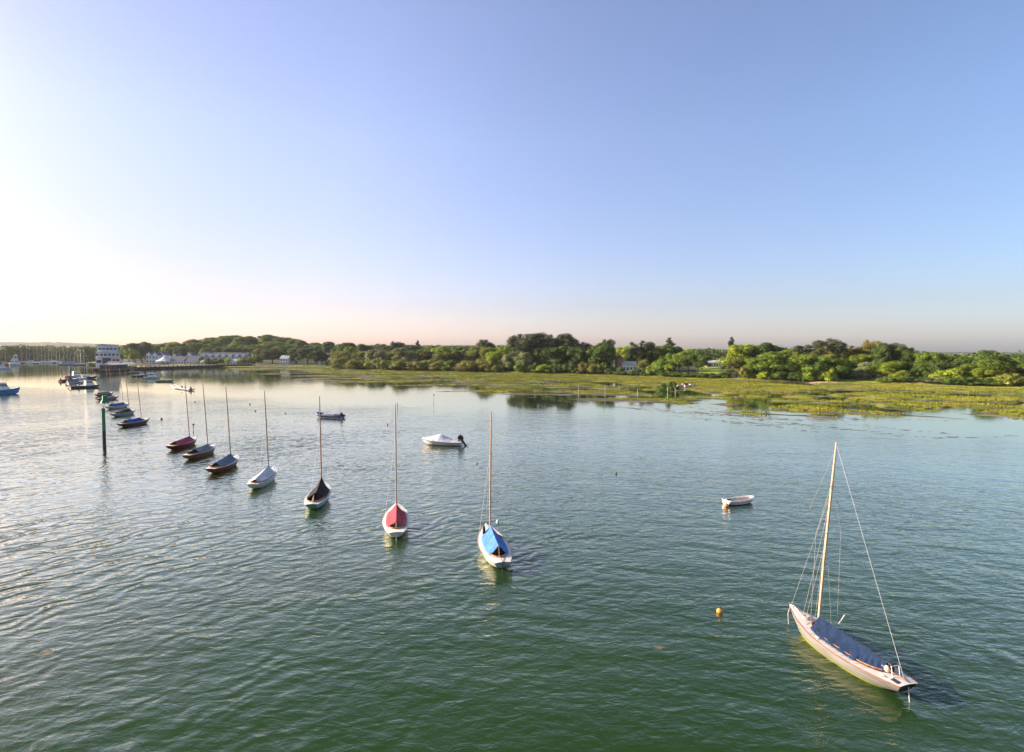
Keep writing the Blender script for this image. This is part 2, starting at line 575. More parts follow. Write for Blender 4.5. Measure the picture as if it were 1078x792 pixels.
# ------------------------------------------------------------------ tufts of marsh grass
nt_ = 190000
ta = RNG.uniform(R(-28), R(48), nt_)
g_, m_, l_ = shore(ta)
tr = m_ + (l_ - m_ + 2) * RNG.uniform(0, 1, nt_)
tx_, ty_ = tr * np.sin(ta), tr * np.cos(ta)
th_, tz_ = land_height(tx_, ty_)
k = (tz_ == 1) & (th_ > 0.14)
tx_, ty_, th_ = tx_[k], ty_[k], th_[k]
nb = len(tx_)
yaw = RNG.uniform(0, math.pi, nb)
hh = RNG.uniform(0.10, 0.36, nb) * (0.6 + 0.8 * fbm(tx_ / 12, ty_ / 9, 77))
ww = RNG.uniform(0.10, 0.28, nb)
VV, FF = [], []
for q in (0, math.pi / 2):
    dx, dy = np.cos(yaw + q) * ww / 2, np.sin(yaw + q) * ww / 2
    lx, ly = RNG.normal(0, 0.08, nb), RNG.normal(0, 0.08, nb)
    p0 = np.stack([tx_ - dx, ty_ - dy, th_ - 0.03], -1)
    p1 = np.stack([tx_ + dx, ty_ + dy, th_ - 0.03], -1)
    p2 = np.stack([tx_ + dx * 0.6 + lx, ty_ + dy * 0.6 + ly, th_ + hh], -1)
    p3 = np.stack([tx_ - dx * 0.7 + lx, ty_ - dy * 0.7 + ly, th_ + hh * 0.8], -1)
    VV.append(np.stack([p0, p1, p2, p3], 1).reshape(-1, 3))
VV = np.concatenate(VV)
FF = np.arange(len(VV)).reshape(-1, 4)
m, n, l, b = new_mat('marsh_grass_blades')
geo = n.new('ShaderNodeNewGeometry')
t = n.new('ShaderNodeTexNoise')
t.inputs['Scale'].default_value, t.inputs['Detail'].default_value = 0.12, 7
l.new(geo.outputs['Position'], t.inputs['Vector'])
l.new(ramp(t.outputs[0], [(0.30, (0.08, 0.088, 0.014)), (0.43, (0.19, 0.22, 0.022)), (0.56, (0.29, 0.28, 0.03)), (0.70, (0.27, 0.19, 0.05))]), b.inputs['Base Color'])
b.inputs['Roughness'].default_value = 0.7
b.inputs['Specular IOR Level'].default_value = 0.2
tufts = raw_mesh('marsh_grass', VV, FF, m)
tag(tufts, 'yellow green salt marsh grass in tufts along the muddy shore', 'grass', kind='stuff')

# ------------------------------------------------------------------ far hills
hx = np.array([-500, -100, 0, 60, 110, 150, 220, 400, 550, 620, 760, 1078, 1500])
hy = np.array([358.5, 359.6, 360.2, 360.6, 362.3, 364.0, 366, 364.6, 363.2, 367.5, 370.5, 371, 371])
ha = np.linspace(R(-62), R(62), 420)
hpx = CX + FPX * np.tan(ha)
ridge = np.interp(hpx, hx, hy)
rows = []
for k, fr in enumerate((0, 0.3, 0.55, 0.75, 0.9, 1.0, 0.97)):
    rad = 2300 + (k * 110)
    top = CAM_H + (HOR - ridge) / FPX * (2300 + 5 * 110) * np.cos(ha)
    nz = (fbm(ha * 240, np.full_like(ha, k * 3.1), 5, 5) - 0.5) * 6 * fr
    hgt = np.maximum(top * fr, 2) + nz
    rows.append(np.stack([rad * np.sin(ha), rad * np.cos(ha), hgt], -1))
V = np.concatenate(rows)
ii = np.arange(len(V)).reshape(len(rows), -1)
F = np.stack([ii[:-1, :-1], ii[:-1, 1:], ii[1:, 1:], ii[1:, :-1]], -1).reshape(-1, 4)
hm = paint('distant_wooded_hill', (0.05, 0.06, 0.035), 0.9, 0.55, scale=0.02)
tag(raw_mesh('hills', V, F, hm, smooth=True), kind='structure')
# flat country between the shore and the hills
vv, ff = [], []
fa = np.linspace(R(-62), R(62), 60)
V = np.concatenate([np.stack([rad * np.sin(fa), rad * np.cos(fa), np.full_like(fa, z)], -1) for rad, z in ((1300, 1.5), (2320, 1.8))])
ii = np.arange(120).reshape(2, 60)
F = np.stack([ii[:-1, :-1], ii[:-1, 1:], ii[1:, 1:], ii[1:, :-1]], -1).reshape(-1, 4)
tag(raw_mesh('far_fields', V, F, paint('far_field_green', (0.06, 0.08, 0.025), 0.9, 0.4, scale=0.01)), kind='structure')

# ------------------------------------------------------------------ water
m, n, l, b = new_mat('harbour_water')
geo = n.new('ShaderNodeNewGeometry')
pos = geo.outputs['Position']


def wnoise(scale, rot, stretch, detail, seed, rough=0.5, dist=0.0):
    # crests run along local x (stretched), at an angle to the world axes
    mp = n.new('ShaderNodeMapping')
    mp.inputs['Rotation'].default_value = (0, 0, R(rot))
    mp.inputs['Location'].default_value = (seed * 13.7, seed * 7.1, seed)
    mp.vector_type = 'TEXTURE'
    mp.inputs['Scale'].default_value = (stretch, 1, 1)
    l.new(pos, mp.inputs[0])
    t = n.new('ShaderNodeTexNoise')
    t.inputs['Scale'].default_value = scale
    t.inputs['Detail'].default_value = detail
    t.inputs['Roughness'].default_value = rough
    t.inputs['Distortion'].default_value = dist
    l.new(mp.outputs[0], t.inputs['Vector'])
    return t.outputs[0]


def math_(op, a, c=None):
    t = n.new('ShaderNodeMath')
    t.operation = op
    for k, q in enumerate((a, c)):
        if q is None:
            continue
        if isinstance(q, (int, float)):
            t.inputs[k].default_value = q
        else:
            l.new(q, t.inputs[k])
    return t.outputs[0]


def mrange(src, a, c, lo, hi):
    t = n.new('ShaderNodeMapRange')
    t.interpolation_type = 'SMOOTHSTEP'
    for k, q in enumerate((a, c, lo, hi)):
        t.inputs[k + 1].default_value = q
    l.new(src, t.inputs[0])
    return t.outputs[0]


def wtrain(wavelength, rot, distortion, dscale, seed):
    """a train of ripples with long wandering crests"""
    mp = n.new('ShaderNodeMapping')
    mp.vector_type = 'TEXTURE'
    mp.inputs['Rotation'].default_value = (0, 0, R(rot))
    mp.inputs['Location'].default_value = (seed * 13.7, seed * 7.1, 0)
    l.new(pos, mp.inputs[0])
    t = n.new('ShaderNodeTexWave')
    t.wave_type, t.bands_direction, t.wave_profile = 'BANDS', 'Y', 'SIN'
    t.inputs['Scale'].default_value = 0.314159 / wavelength
    t.inputs['Distortion'].default_value = distortion
    t.inputs['Detail'].default_value = 2.0
    t.inputs['Detail Scale'].default_value = dscale
    t.inputs['Detail Roughness'].default_value = 0.55
    l.new(mp.outputs[0], t.inputs['Vector'])
    return t.outputs[1]


sx = n.new('ShaderNodeSeparateXYZ')
l.new(pos, sx.inputs[0])
PX, PY = sx.outputs[0], sx.outputs[1]
west = mrange(PX, 12, -14, 0.22, 1.0)
amp1 = math_('MULTIPLY', west, mrange(wnoise(0.05, 40, 1.5, 2, 8), 0.35, 0.65, 0.35, 1.1))
t1 = math_('MULTIPLY', math_('MULTIPLY', wtrain(1.55, 60, 14.0, 1.1, 1), amp1), 0.060)
t2 = math_('MULTIPLY', math_('MULTIPLY', wtrain(0.95, 36, 12.0, 1.2, 2), amp1), 0.036)
t3 = math_('MULTIPLY', wnoise(0.55, -14, 2.4, 3, 3, dist=0.4), 0.16)
t4 = math_('MULTIPLY', wnoise(1.9, 8, 2.0, 3, 4, rough=0.55, dist=0.5), 0.075)
t5 = math_('MULTIPLY', wnoise(5.5, -25, 1.8, 2, 5), 0.020)
h = math_('ADD', math_('ADD', t1, t2), math_('ADD', t3, math_('ADD', t4, t5)))
# breeze: full in the near channel, dying in the shelter of the marsh and up river, in drifting patches
patch = wnoise(0.022, -10, 3.0, 3, 5)
lee = mrange(math_('ADD', math_('ADD', PY, math_('MULTIPLY', PX, 0.42)), math_('MULTIPLY', patch, 30.0)), 105, 140, 1.0, 0.07)
far = mrange(PY, 32, 95, 1.0, 0.50)
stren = math_('MULTIPLY', math_('MULTIPLY', lee, far), mrange(patch, 0.36, 0.64, 0.70, 1.12))
bp = n.new('ShaderNodeBump')
bp.inputs['Distance'].default_value = 1.0
l.new(h, bp.inputs['Height'])
l.new(math_('MULTIPLY', stren, 0.84), bp.inputs['Strength'])
silt = wnoise(0.05, 30, 2.0, 4, 6)
body = ramp(silt, [(0.35, (0.014, 0.039, 0.010)), (0.5, (0.018, 0.044, 0.012)), (0.68, (0.030, 0.041, 0.009))])
wd = n.new('ShaderNodeBsdfDiffuse')
l.new(body, wd.inputs['Color'])
wg = n.new('ShaderNodeBsdfGlossy')
wg.inputs['Roughness'].default_value = 0.04
wg.inputs['Color'].default_value = (1.0, 0.985, 0.80, 1)
l.new(bp.outputs[0], wg.inputs['Normal'])
fr = n.new('ShaderNodeFresnel')
fr.inputs['IOR'].default_value = 1.333
l.new(bp.outputs[0], fr.inputs['Normal'])
wx = n.new('ShaderNodeMixShader')
l.new(math_('MINIMUM', math_('MAXIMUM', math_('SUBTRACT', math_('MULTIPLY', fr.outputs[0], 2.75), 0.072), 0.012), 0.84), wx.inputs[0])
l.new(wd.outputs[0], wx.inputs[1])
l.new(wg.outputs[0], wx.inputs[2])
l.new(wx.outputs[0], n['Material Output'].inputs[0])
wm = MB()
wm.add([(-2900, -60, 0), (2900, -60, 0), (2900, 2400, 0), (-2900, 2400, 0)], [(0, 1, 2, 3)])
tag(wm.build('water', m), kind='structure')

# ------------------------------------------------------------------ weed drifting along the tide lines
rngw = np.random.default_rng(31)
VW, FW, off = [], [], 0
for line in range(7):
    a0, a1 = rngw.uniform(R(-6), R(20)), rngw.uniform(R(24), R(46))
    ofs = rngw.uniform(-20, 3)
    for k in range(95):
        a_ = rngw.uniform(a0, a1)
        _, m_, _ = shore(a_)
        r_ = float(m_) + ofs + 5 * math.sin(a_ * 17 + line) + rngw.normal(0, .8)
        sz = rngw.uniform(.05, .26) * (1 + 1.2 * (rngw.random() < .12))
        x_, y_ = r_ * math.sin(a_), r_ * math.cos(a_)
        nn_ = 9
        ang = np.linspace(0, 2 * math.pi, nn_, endpoint=False)
        rad = sz * rngw.uniform(.45, 1.2, nn_)
        VW.append(np.concatenate([[[x_, y_, .035]], np.stack([x_ + 2.6 * rad * np.cos(ang), y_ + rad * np.sin(ang), np.full(nn_, .004)], -1)]))
        FW.append(np.array([[off, off + 1 + q_, off + 1 + (q_ + 1) % nn_] for q_ in range(nn_)]))
        off += nn_ + 1
for px_, py_ in ((45, 688), (690, 681)):
    for k in range(4):
        c_ = P(px_ + rngw.normal(0, 5), py_ + rngw.normal(0, 1.5), 0)
        nn_ = 9
        ang = np.linspace(0, 2 * math.pi, nn_, endpoint=False)
        rad = rngw.uniform(.03, .13, nn_)
        VW.append(np.concatenate([[[c_[0], c_[1], .02]], np.stack([c_[0] + 2 * rad * np.cos(ang), c_[1] + rad * np.sin(ang), np.full(nn_, .004)], -1)]))
        FW.append(np.array([[off, off + 1 + q_, off + 1 + (q_ + 1) % nn_] for q_ in range(nn_)]))
        off += nn_ + 1
weed = raw_mesh('floating_weed', np.concatenate(VW), np.concatenate(FW), paint('brown_weed', (.12, .095, .045), .7, .4, scale=.8))
tag(weed, 'brown weed drifting in broken lines off the marsh', 'weed', kind='stuff')
# ------------------------------------------------------------------ hulls
def smooth_curve(tab, ts):
    t = np.linspace(0, 1, 201)
    y = np.interp(t, [a for a, _ in tab], [c for _, c in tab])
    k = 12
    yp = np.concatenate([2 * y[0] - y[k:0:-1], y, 2 * y[-1] - y[-2:-k - 2:-1]])
    y = np.convolve(yp, np.ones(2 * k + 1) / (2 * k + 1), 'valid')
    return np.interp(ts, t, y)


XOD = dict(beam=[(0, .50), (.15, .77), (.35, .97), (.5, 1), (.7, .86), (.85, .54), (.95, .2), (1, .02)],
           sheer=[(0, .62), (.3, .55), (.6, .60), (.85, .76), (1, .92)],
           keel=[(0, .20), (.1, .0), (.3, -.3), (.6, -.4), (.8, -.25), (.92, .02), (1, .35)], rake=.35, trake=.30, full=.5)
MOTOR = dict(beam=[(0, .86), (.2, .96), (.45, 1), (.7, .88), (.88, .5), (1, .02)],
             sheer=[(0, .62), (.4, .64), (.75, .8), (1, 1.0)],
             keel=[(0, -.25), (.5, -.3), (.8, -.2), (1, .15)], rake=.5, trake=-.08, full=.42)
DINGHY = dict(beam=[(0, .72), (.2, .9), (.45, 1), (.7, .9), (.88, .6), (1, .06)],
              sheer=[(0, .42), (.4, .38), (.75, .42), (1, .55)],
              keel=[(0, -.04), (.5, -.08), (.85, -.04), (1, .1)], rake=.12, trake=-.06, full=.42)


class Hull:
    def __init__(self, L, B, spec, zs=1.0, ns=41):
        self.L, self.B, self.s, self.ns = L, B, spec, ns
        self.t = np.linspace(0, 1, ns)
        self.b = np.maximum(smooth_curve(spec['beam'], self.t) * B / 2, 0.012)
        self.zs = smooth_curve(spec['sheer'], self.t) * zs
        self.zk = smooth_curve(spec['keel'], self.t) * zs

    def x(self, t):
        return self.L * (t - 0.5)

    def bi(self, t):
        return float(np.interp(t, self.t, self.b))

    def zi(self, t):
        return float(np.interp(t, self.t, self.zs))

    def section(self, i, nu=9):
        t = self.t[i]
        out = []
        for k in range(nu):
            u = (k / (nu - 1))
            y = self.b[i] * u ** self.s['full']
            z = self.zk[i] + (self.zs[i] - self.zk[i]) * (u ** 1.25)
            x = self.x(t) - self.s['rake'] * (1 - u) * sstep(.72, 1, t) + self.s['trake'] * (1 - u) * (1 - sstep(0, .3, t))
            out.append((float(x), float(y), float(z)))
        return out

    def shell(self, parent, mats, boot=0.07):
        """mats = topsides, bottom paint, transom"""
        mb = MB()
        nu = 11
        for sgn in (1, -1):
            rows = [[(x, y * sgn, z) for x, y, z in self.section(i, nu)] for i in range(self.ns)]
            mi = []
            for i in range(self.ns - 1):
                for k in range(nu - 1):
                    zc = (rows[i][k][2] + rows[i][k + 1][2] + rows[i + 1][k][2] + rows[i + 1][k + 1][2]) / 4
                    mi.append(1 if zc < boot else 0)
            mb.grid(rows, 0, flip=(sgn < 0))
            mb.mi[-len(mi):] = mi
        s0 = self.section(0, nu)
        tr = [(x, y, z) for x, y, z in s0] + [(x, -y, z) for x, y, z in reversed(s0[1:])]
        mb.add(tr, [tuple(range(len(tr)))], 2)
        return mb.build('hull', mats, parent, smooth=True, weld=True)

    def strake(self, parent, mat, r=.022, drop=.015, name='rubbing_strake'):
        mb = MB()
        for sgn in (1, -1):
            mb.tube([(self.x(self.t[i]), sgn * (self.b[i] + r * .3), self.zs[i] - drop) for i in range(0, self.ns, 2)], r, 5)
        return mb.build(name, mat, parent, smooth=True)

    def well(self, t):
        """half-width of the cockpit opening"""
        tm, th, cw = self.cp
        q = 1 - abs((t - tm) / th) ** 3.2
        return min(cw * max(q, 0) ** 0.5, max(self.bi(t) - .10, 0.0)) if q > 0 else 0.0

    def deck(self, parent, mat, cp=None, camber=.04):
        self.cp = cp or (.5, 1e-6, 0)
        mb = MB()
        ts = sorted(set(np.linspace(0, 1, 61).tolist()))
        for sgn in (1, -1):
            rows = []
            for t in ts:
                b, z, c = self.bi(t) - .004, self.zi(t) - .006, self.well(t)
                rows.append([(self.x(t), sgn * (c + (b - c) * k / 4), z + camber * (1 - ((c + (b - c) * k / 4) / max(b, .01)) ** 2)) for k in range(5)])
            mb.grid(rows, 0, flip=(sgn > 0))
        return mb.build('deck', mat, parent, smooth=True, weld=True)

    def coaming(self, parent, mat, up=.10, down=.32, inmat=None):
        tm, th, cw = self.cp
        mb = MB()
        ts = np.linspace(tm - th * .999, tm + th * .999, 41)
        loop = [(self.x(t), self.well(t), self.zi(t) + .03) for t in ts] + [(self.x(t), -self.well(t), self.zi(t) + .03) for t in ts[::-1]]
        loop.append(loop[0])
        mb.grid([[(x, y, z + d) for d in (-.06, up)] for x, y, z in loop])
        mb.grid([[(x * .985 + self.x(tm) * .015, y * .96, z + d) for d in (up, -.06)] for x, y, z in loop])
        mb.grid([[(x, y, z + up), (x * .985 + self.x(tm) * .015, y * .96, z + up)] for x, y, z in loop])
        o = mb.build('coaming', mat, parent)
        wl = MB()
        wl.grid([[(x, y, z), (x, y, z - down)] for x, y, z in loop])
        wl.grid([[(self.x(t), self.well(t), self.zi(t) + .03 - down), (self.x(t), -self.well(t), self.zi(t) + .03 - down)] for t in ts])
        wl.build('cockpit_well', inmat or mat, parent)
        return o


def tent(h, parent, mat, t0, t1, z0, z1, edge=.09, name='boom_cover', low=.02, sag=.05, flare=1.0, seed=0):
    """canvas over the boom: ridge from z0 at t0 (aft) to z1 at t1 (mast), skirts to the coaming"""
    mb = MB()
    rr_ = random.Random(seed)
    rows = []
    ns, nv = 26, 15
    for i in range(ns):
        f = i / (ns - 1)
        t = t0 + (t1 - t0) * f
        e = max(h.well(t) + edge, .05) * flare
        zb = h.zi(t) + low + .06
        zr = h.zi(.5) + z0 + (z1 - z0) * f - sag * math.sin(math.pi * f)
        row = []
        for k in range(nv):
            v = -1 + 2 * k / (nv - 1)
            w = 1 - abs(v)
            cat = w ** 1.15
            wr = (.028 * math.sin(9 * f * math.pi + v * 4 + seed) + .016 * math.sin(23 * f + 9 * v + seed * 2)) * w * (1 - w) * 4 + rr_.uniform(-.007, .007)
            row.append((h.x(t) + .02 * math.sin(v * 5 + seed), e * v * (1 - .10 * (w * (1 - w) * 4)), zb + (zr - zb) * cat + wr))
        rows.append(row)
    mb.grid(rows)
    o = mb.build(name, mat, parent, smooth=True)
    sd = o.modifiers.new('cloth', 'SOLIDIFY')
    sd.thickness = .012
    return o


def mast(h, parent, mat, t=.715, top=8.65, rake=.75, r=.055, heel=0.0):
    x0, z0 = h.x(t), h.zi(t)
    mb = MB()
    mb.tube([(x0 - rake * f ** 1.1, heel * f, z0 - .1 + (top - z0 + .1) * f) for f in np.linspace(0, 1, 9)], [r, r, r * 1.02, r, r * .98, r * .95, r * .9, r * .8, r * .55], 8)
    o = mb.build('mast', mat, parent, smooth=True)
    return lambda f: Vector((x0 - rake * f ** 1.1, heel * f, z0 + (top - z0) * f))


def wire(parent, name, a, c, r=.007, mat=None, sag=0.0):
    mb = MB()
    a, c = Vector(a), Vector(c)
    mb.tube([a.lerp(c, f) - Vector((0, 0, sag * 4 * f * (1 - f))) for f in (0, .25, .5, .75, 1)] if sag else [a, c], r, 4)
    return mb.build(name, mat or WIRE, parent)


def place(px_stern, z_s, px_bow, z_b):
    a, c = P(*px_stern, z_s), P(*px_bow, z_b)
    d = c - a
    return (a + c) / 2, math.atan2(d[1], d[0]), math.hypot(d[0], d[1])


KEELBOATS = 'classic day-sailing keelboats moored in a line down the river'


def day_keelboat(stern, bow, label, top, cover, bottom=(.16, .17, .06), mastmat=None, strake=None, deckcol=None, transom=None,
                 tentp=(.20, .70, .75, .95), rig=1, cp=(.46, .30, .50), inner=None, L=6.3, beam=1.86, seed=0, heel=0.0, mtop=8.65, rake=.75):
    c, rz, _ = place(stern, .62, bow, .92)
    e = empty('day_keelboat', (c[0], c[1], 0), rz, label, 'sailboat', KEELBOATS)
    e.rotation_euler = (heel, 0, rz)
    h = Hull(L, beam, XOD)
    bm_ = paint('antifouling_%d' % int(bottom[0] * 100 + bottom[1] * 1000), bottom, .6, .3)
    h.shell(e, [top, bm_, transom or top])
    h.strake(e, strake or VARNISH)
    h.deck(e, deckcol or GREYWHITE, cp)
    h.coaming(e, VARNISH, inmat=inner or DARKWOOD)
    if cover:
        tent(h, e, cover, *tentp, seed=seed)
    at_ = mast(h, e, mastmat or SPAR, top=mtop, rake=rake)
    if rig >= 1:
        xm = h.x(.715)
        r = .008 if rig > 1 else .006
        for s in (1, -1):
            wire(e, 'shroud', at_(.72), (xm - .35, s * (h.bi(.66) - .03), h.zi(.66)), r)
        wire(e, 'forestay', at_(.74), (h.x(.985), 0, h.zi(.99)), r)
    return e, h, at_


# ---- the big one in the foreground
NAVY = fabric('navy_canvas', (.011, .030, .078))
TAN = planked('weathered_tan_topsides', (.29, .275, .242))
e, h, at_ = day_keelboat((948, 716), (837, 640), 'large pale tan keelboat with navy blue cover and full rigging, nearest of the moored boats', TAN, None,
                         bottom=(.36, .38, .07), mastmat=PALEWOOD, strake=wood('red_brown_strake', (.30, .13, .08), .4), transom=BLACK,
                         deckcol=paint('pale_grey_deck', (.50, .49, .47), .55, .12), rig=0, cp=(.45, .31, .50), mtop=8.75, rake=.72, L=5.85, beam=1.62)
tent(h, e, NAVY, .30, .705, .44, .64, edge=.03, low=.0, flare=1.16, sag=.03, name='cockpit_cover', seed=3)
tent(h, e, NAVY, .150, .315, .36, .50, edge=.03, low=.0, sag=.0, name='stern_cover', seed=5)
xm = h.x(.715)
sp = at_(.52)
spt = {}
mb = MB()
for s in (1, -1):
    spt[s] = Vector((sp.x - .08, s * .62, sp.z + .05))
    mb.tube([sp, spt[s]], .014, 5)
mb.build('spreader', ALU, e)
up = at_(.80)
mb = MB()
for s in (1, -1):
    foot = Vector((xm - .30, s * (h.bi(.66) - .03), h.zi(.66)))
    o = MB().tube([at_(.80), spt[s], foot], .008, 4).build('shroud', WIRE, e)
    wire(e, 'lower_shroud', at_(.5), (xm + (.12 if s > 0 else -.05), s * (h.bi(.7) - .04), h.zi(.7)), .007)
wire(e, 'forestay', at_(.74), (h.x(.985), 0, h.zi(.99)), .010)
wire(e, 'jib_halyard', at_(.70), (xm + .75, .12, h.zi(.83) + .05), .008, ROPE, .03)
wire(e, 'main_halyard', at_(.97), at_(.04) + Vector((.14, .05, 0)), .006, ROPE)
wire(e, 'backstay', at_(.99), (h.x(.035), -.05, h.zi(.03) + .02), .010)
wire(e, 'topping_lift', at_(.97), at_(.62) + Vector((.62, .38, .1)), .006, ROPE)
MB().tube([(h.x(.66), -.62, h.zi(.66) + .10), (h.x(.60), -.70, h.zi(.6) + .85)], .02, 5).build('whisker_pole', ALU, e)
mb = MB()
for s in (1, -1):
    mb.tube([(h.x(.085), s * .17, h.zi(.08) + .02), (h.x(.095), s * .17, h.zi(.08) + .42)], .018, 5)
mb.tube([(h.x(.095), -.19, h.zi(.08) + .42), (h.x(.095), .19, h.zi(.08) + .42)], .018, 5)
mb.build('boom_crutch', OFFWHITE, e)
MB().tube([(h.x(.02), 0, h.zi(0) + .08), (h.x(.17), .12, h.zi(.1) + .22)], .02, 6).build('tiller', VARNISH, e)
MB().ball((h.x(.135), .10, h.zi(.13) + .20), (.11, .09, .13)).build('fender', paint('buff_vinyl', (.62, .50, .34), .4), e, smooth=True)
MB().box((h.x(.135), -.09, h.zi(.13) + .22), (.16, .16, .34)).build('stern_bag', BLACK, e, bevel=.03)
MB().box((h.x(.05), .26, h.zi(.05) + .035), (.28, .17, .03)).build('vent_grille', BLACK, e, bevel=.008)
mb = MB()
for k in range(4):
    mb.tube([(h.x(.82) + (.16 - .02 * k) * math.cos(q), .05 + (.14 - .02 * k) * math.sin(q), h.zi(.82) + .06 + .025 * k) for q in np.linspace(0, 6.28, 13)], .014, 5)
mb.build('rope_coil', ROPE, e)
for t_, y_ in ((.93, .0), (.60, .66), (.60, -.66), (.12, .42), (.12, -.42)):
    MB().tube([(h.x(t_) - .10, y_, h.zi(t_) + .07), (h.x(t_) + .10, y_, h.zi(t_) + .07)], .018, 5).tube([(h.x(t_), y_, h.zi(t_)), (h.x(t_), y_, h.zi(t_) + .07)], .02, 5).build('cleat', WIRE, e)
mb = MB()
for k in range(9):
    t_ = .24 + .05 * k
    for s in (1, -1):
        b0, b1 = (h.well(t_) + .03) * 1.16, h.bi(t_) - .03
        if b1 > b0:
            MB().tube([(h.x(t_), s * b0, h.zi(t_) + .10), (h.x(t_), s * b1, h.zi(t_) + .03)], .010, 4).build('cover_lashing', ROPE, e)
MB().box((h.x(.70), .10, h.zi(.7) + .12), (.26, .20, .14)).build('foredeck_bag', OFFWHITE, e, bevel=.05)
mb = MB()
mb.tube([(h.x(.99), .02, h.zi(.99)), (h.x(1.0) + .10, .0, .45), (h.x(1.0) + .02, .0, -.3)], .016, 5)
mb.build('mooring_line', ROPE, e)
MB().tube([(h.x(.99), .0, h.zi(.99) + .03), (h.x(.93), .10, h.zi(.93) + .20), (h.x(.80), .30, h.zi(.80) + .16), (h.x(.76), .42, h.zi(.76) + .05)], .014, 5).build('bow_rail', ROPE, e)
MB().tube([(h.x(.01), -.05, h.zi(0) - .1), (h.x(-.005), -.05, -.3)], .02, 5).build('rudder_stock', ROPE, e)

# ---- the row behind it
SKY = fabric('sky_blue_canvas', (.085, .23, .58))
e, h, at_ = day_keelboat((529, 592.6), (511.5, 551), 'white keelboat with bright sky blue boom tent and visible shrouds', WHITE, SKY,
                         bottom=(.42, .42, .12), mastmat=wood('orange_spar', (.60, .38, .24), .3), strake=paint('pink_brown_gunwale', (.42, .22, .16), .5),
                         inner=paint('blue_cockpit', (.03, .12, .42), .5), tentp=(.20, .705, .55, .80), cp=(.44, .32, .60), rig=2,
                         transom=paint('shade_tinted_transom', (.42, .46, .50), .45), deckcol=OFFWHITE, seed=2, rake=.5)  # blue-grey shade on the white stern is put into the transom's colour
MB().tube([(h.x(.14), .02, h.zi(.14) + .0), (h.x(.17), .02, h.zi(.14) + .62)], .03, 6).build('boom_crutch', VARNISH, e)
MB().tube([(h.x(.0), 0, h.zi(0) + .06), (h.x(.13), .05, h.zi(.1) + .16)], .022, 6).build('tiller', DARKWOOD, e)
MB().box((h.x(.0) - .03, 0, .28), (.06, .04, .75)).build('rudder', DARK, e, bevel=.01)
MB().ball((h.x(.64), -.42, h.zi(.64) + 1.05), (.11, .11, .16)).build('radar_reflector', OFFWHITE, e, smooth=True)
MB().ball((h.x(.70), .40, h.zi(.70) + .35), (.12, .10, .42)).build('furled_sail', fabric('dark_green_canvas', (.012, .03, .022)), e, smooth=True)
MB().tube([(h.x(.69), -.1, h.zi(.69) + .35), (h.x(.60), -.75, h.zi(.6) + .12)], .03, 6).build('spinnaker_pole', VARNISH, e)

RED = fabric('faded_red_canvas', (.46, .065, .08))
e, h, at_ = day_keelboat((417, 559.5), (417.4, 530), 'white keelboat with faded red boom tent and white transom', WHITE, RED, bottom=(.42, .40, .10),
                         mastmat=wood('pinkish_spar', (.58, .40, .29), .3), strake=OFFWHITE, tentp=(.19, .705, .40, .72), cp=(.44, .33, .62), deckcol=OFFWHITE, seed=4, rake=.45)
MB().tube([(h.x(.13), .0, h.zi(.14) - .2), (h.x(.16), .0, h.zi(.14) + .42)], .035, 6).build('boom_crutch', paint('yellow_wood', (.5, .38, .12), .5), e)
MB().box((h.x(.0) - .03, 0, .25), (.05, .04, .7)).build('rudder', WHITE, e, bevel=.01)

BLK = fabric('black_canvas', (.016, .016, .02))
e, h, at_ = day_keelboat((327.5, 531.5), (342.5, 507), 'pale green keelboat with black boom cover and bare brown cockpit', paint('pale_green_topsides', (.56, .64, .58), .4),
                         BLK, bottom=(.04, .22, .15), tentp=(.30, .715, .45, 1.15), cp=(.43, .34, .68), deckcol=OFFWHITE,
                         inner=wood('brown_floorboards', (.17, .095, .06), .6), seed=6, mastmat=wood('brown_spar', (.44, .25, .16), .35), strake=OFFWHITE, rake=.3,
                         transom=paint('green_transom', (.10, .36, .28), .4))
MB().tube([(h.x(.02), 0, h.zi(0) + .06), (h.x(.16), .03, h.zi(.1) + .30)], .03, 6).build('tiller', PALEWOOD, e)
MB().tube([(h.x(.17), .04, h.zi(.2) - .2), (h.x(.19), .04, h.zi(.2) + .45)], .03, 6).build('boom_crutch', PALEWOOD, e)

WHC = fabric('white_canvas', (.66, .66, .68))
day_keelboat((266, 509.5), (288.5, 491.5), 'white keelboat under a full white boom cover', WHITE, WHC, bottom=(.36, .38, .10),
             tentp=(.10, .715, .30, .85), cp=(.42, .37, .66), deckcol=OFFWHITE, seed=8, strake=OFFWHITE, mastmat=wood('brown_spar', (.44, .25, .16), .35))
SLATE = fabric('slate_blue_canvas', (.15, .20, .27))
REDBROWN = wood('red_brown_topsides', (.26, .075, .035), .3)
day_keelboat((222.5, 493), (249.5, 479), 'varnished red brown keelboat with slate blue cover and white gunwale', REDBROWN, SLATE, bottom=(.10, .05, .03), strake=OFFWHITE,
             tentp=(.18, .715, .45, .80), cp=(.43, .36, .66), seed=9, deckcol=OFFWHITE)
GREYC = fabric('pale_grey_canvas', (.24, .28, .32))
day_keelboat((197, 479), (226, 467.5), 'varnished brown keelboat with pale grey cover open at its aft end', wood('brown_topsides', (.30, .11, .05), .3), GREYC, bottom=(.10, .06, .03), strake=VARNISH,
             tentp=(.26, .715, .50, .62), cp=(.43, .36, .66), seed=10, deckcol=OFFWHITE, inner=DARK)
PINK = fabric('crimson_canvas', (.50, .05, .12))
day_keelboat((179.5, 469.3), (206.2, 459.5), 'dark red keelboat with crimson boom cover', wood('dark_red_topsides', (.24, .03, .025), .3), PINK, bottom=(.12, .03, .03),
             strake=wood('brown_strake', (.28, .12, .06), .4), tentp=(.16, .715, .42, .62), cp=(.43, .36, .68), seed=11, deckcol=OFFWHITE)
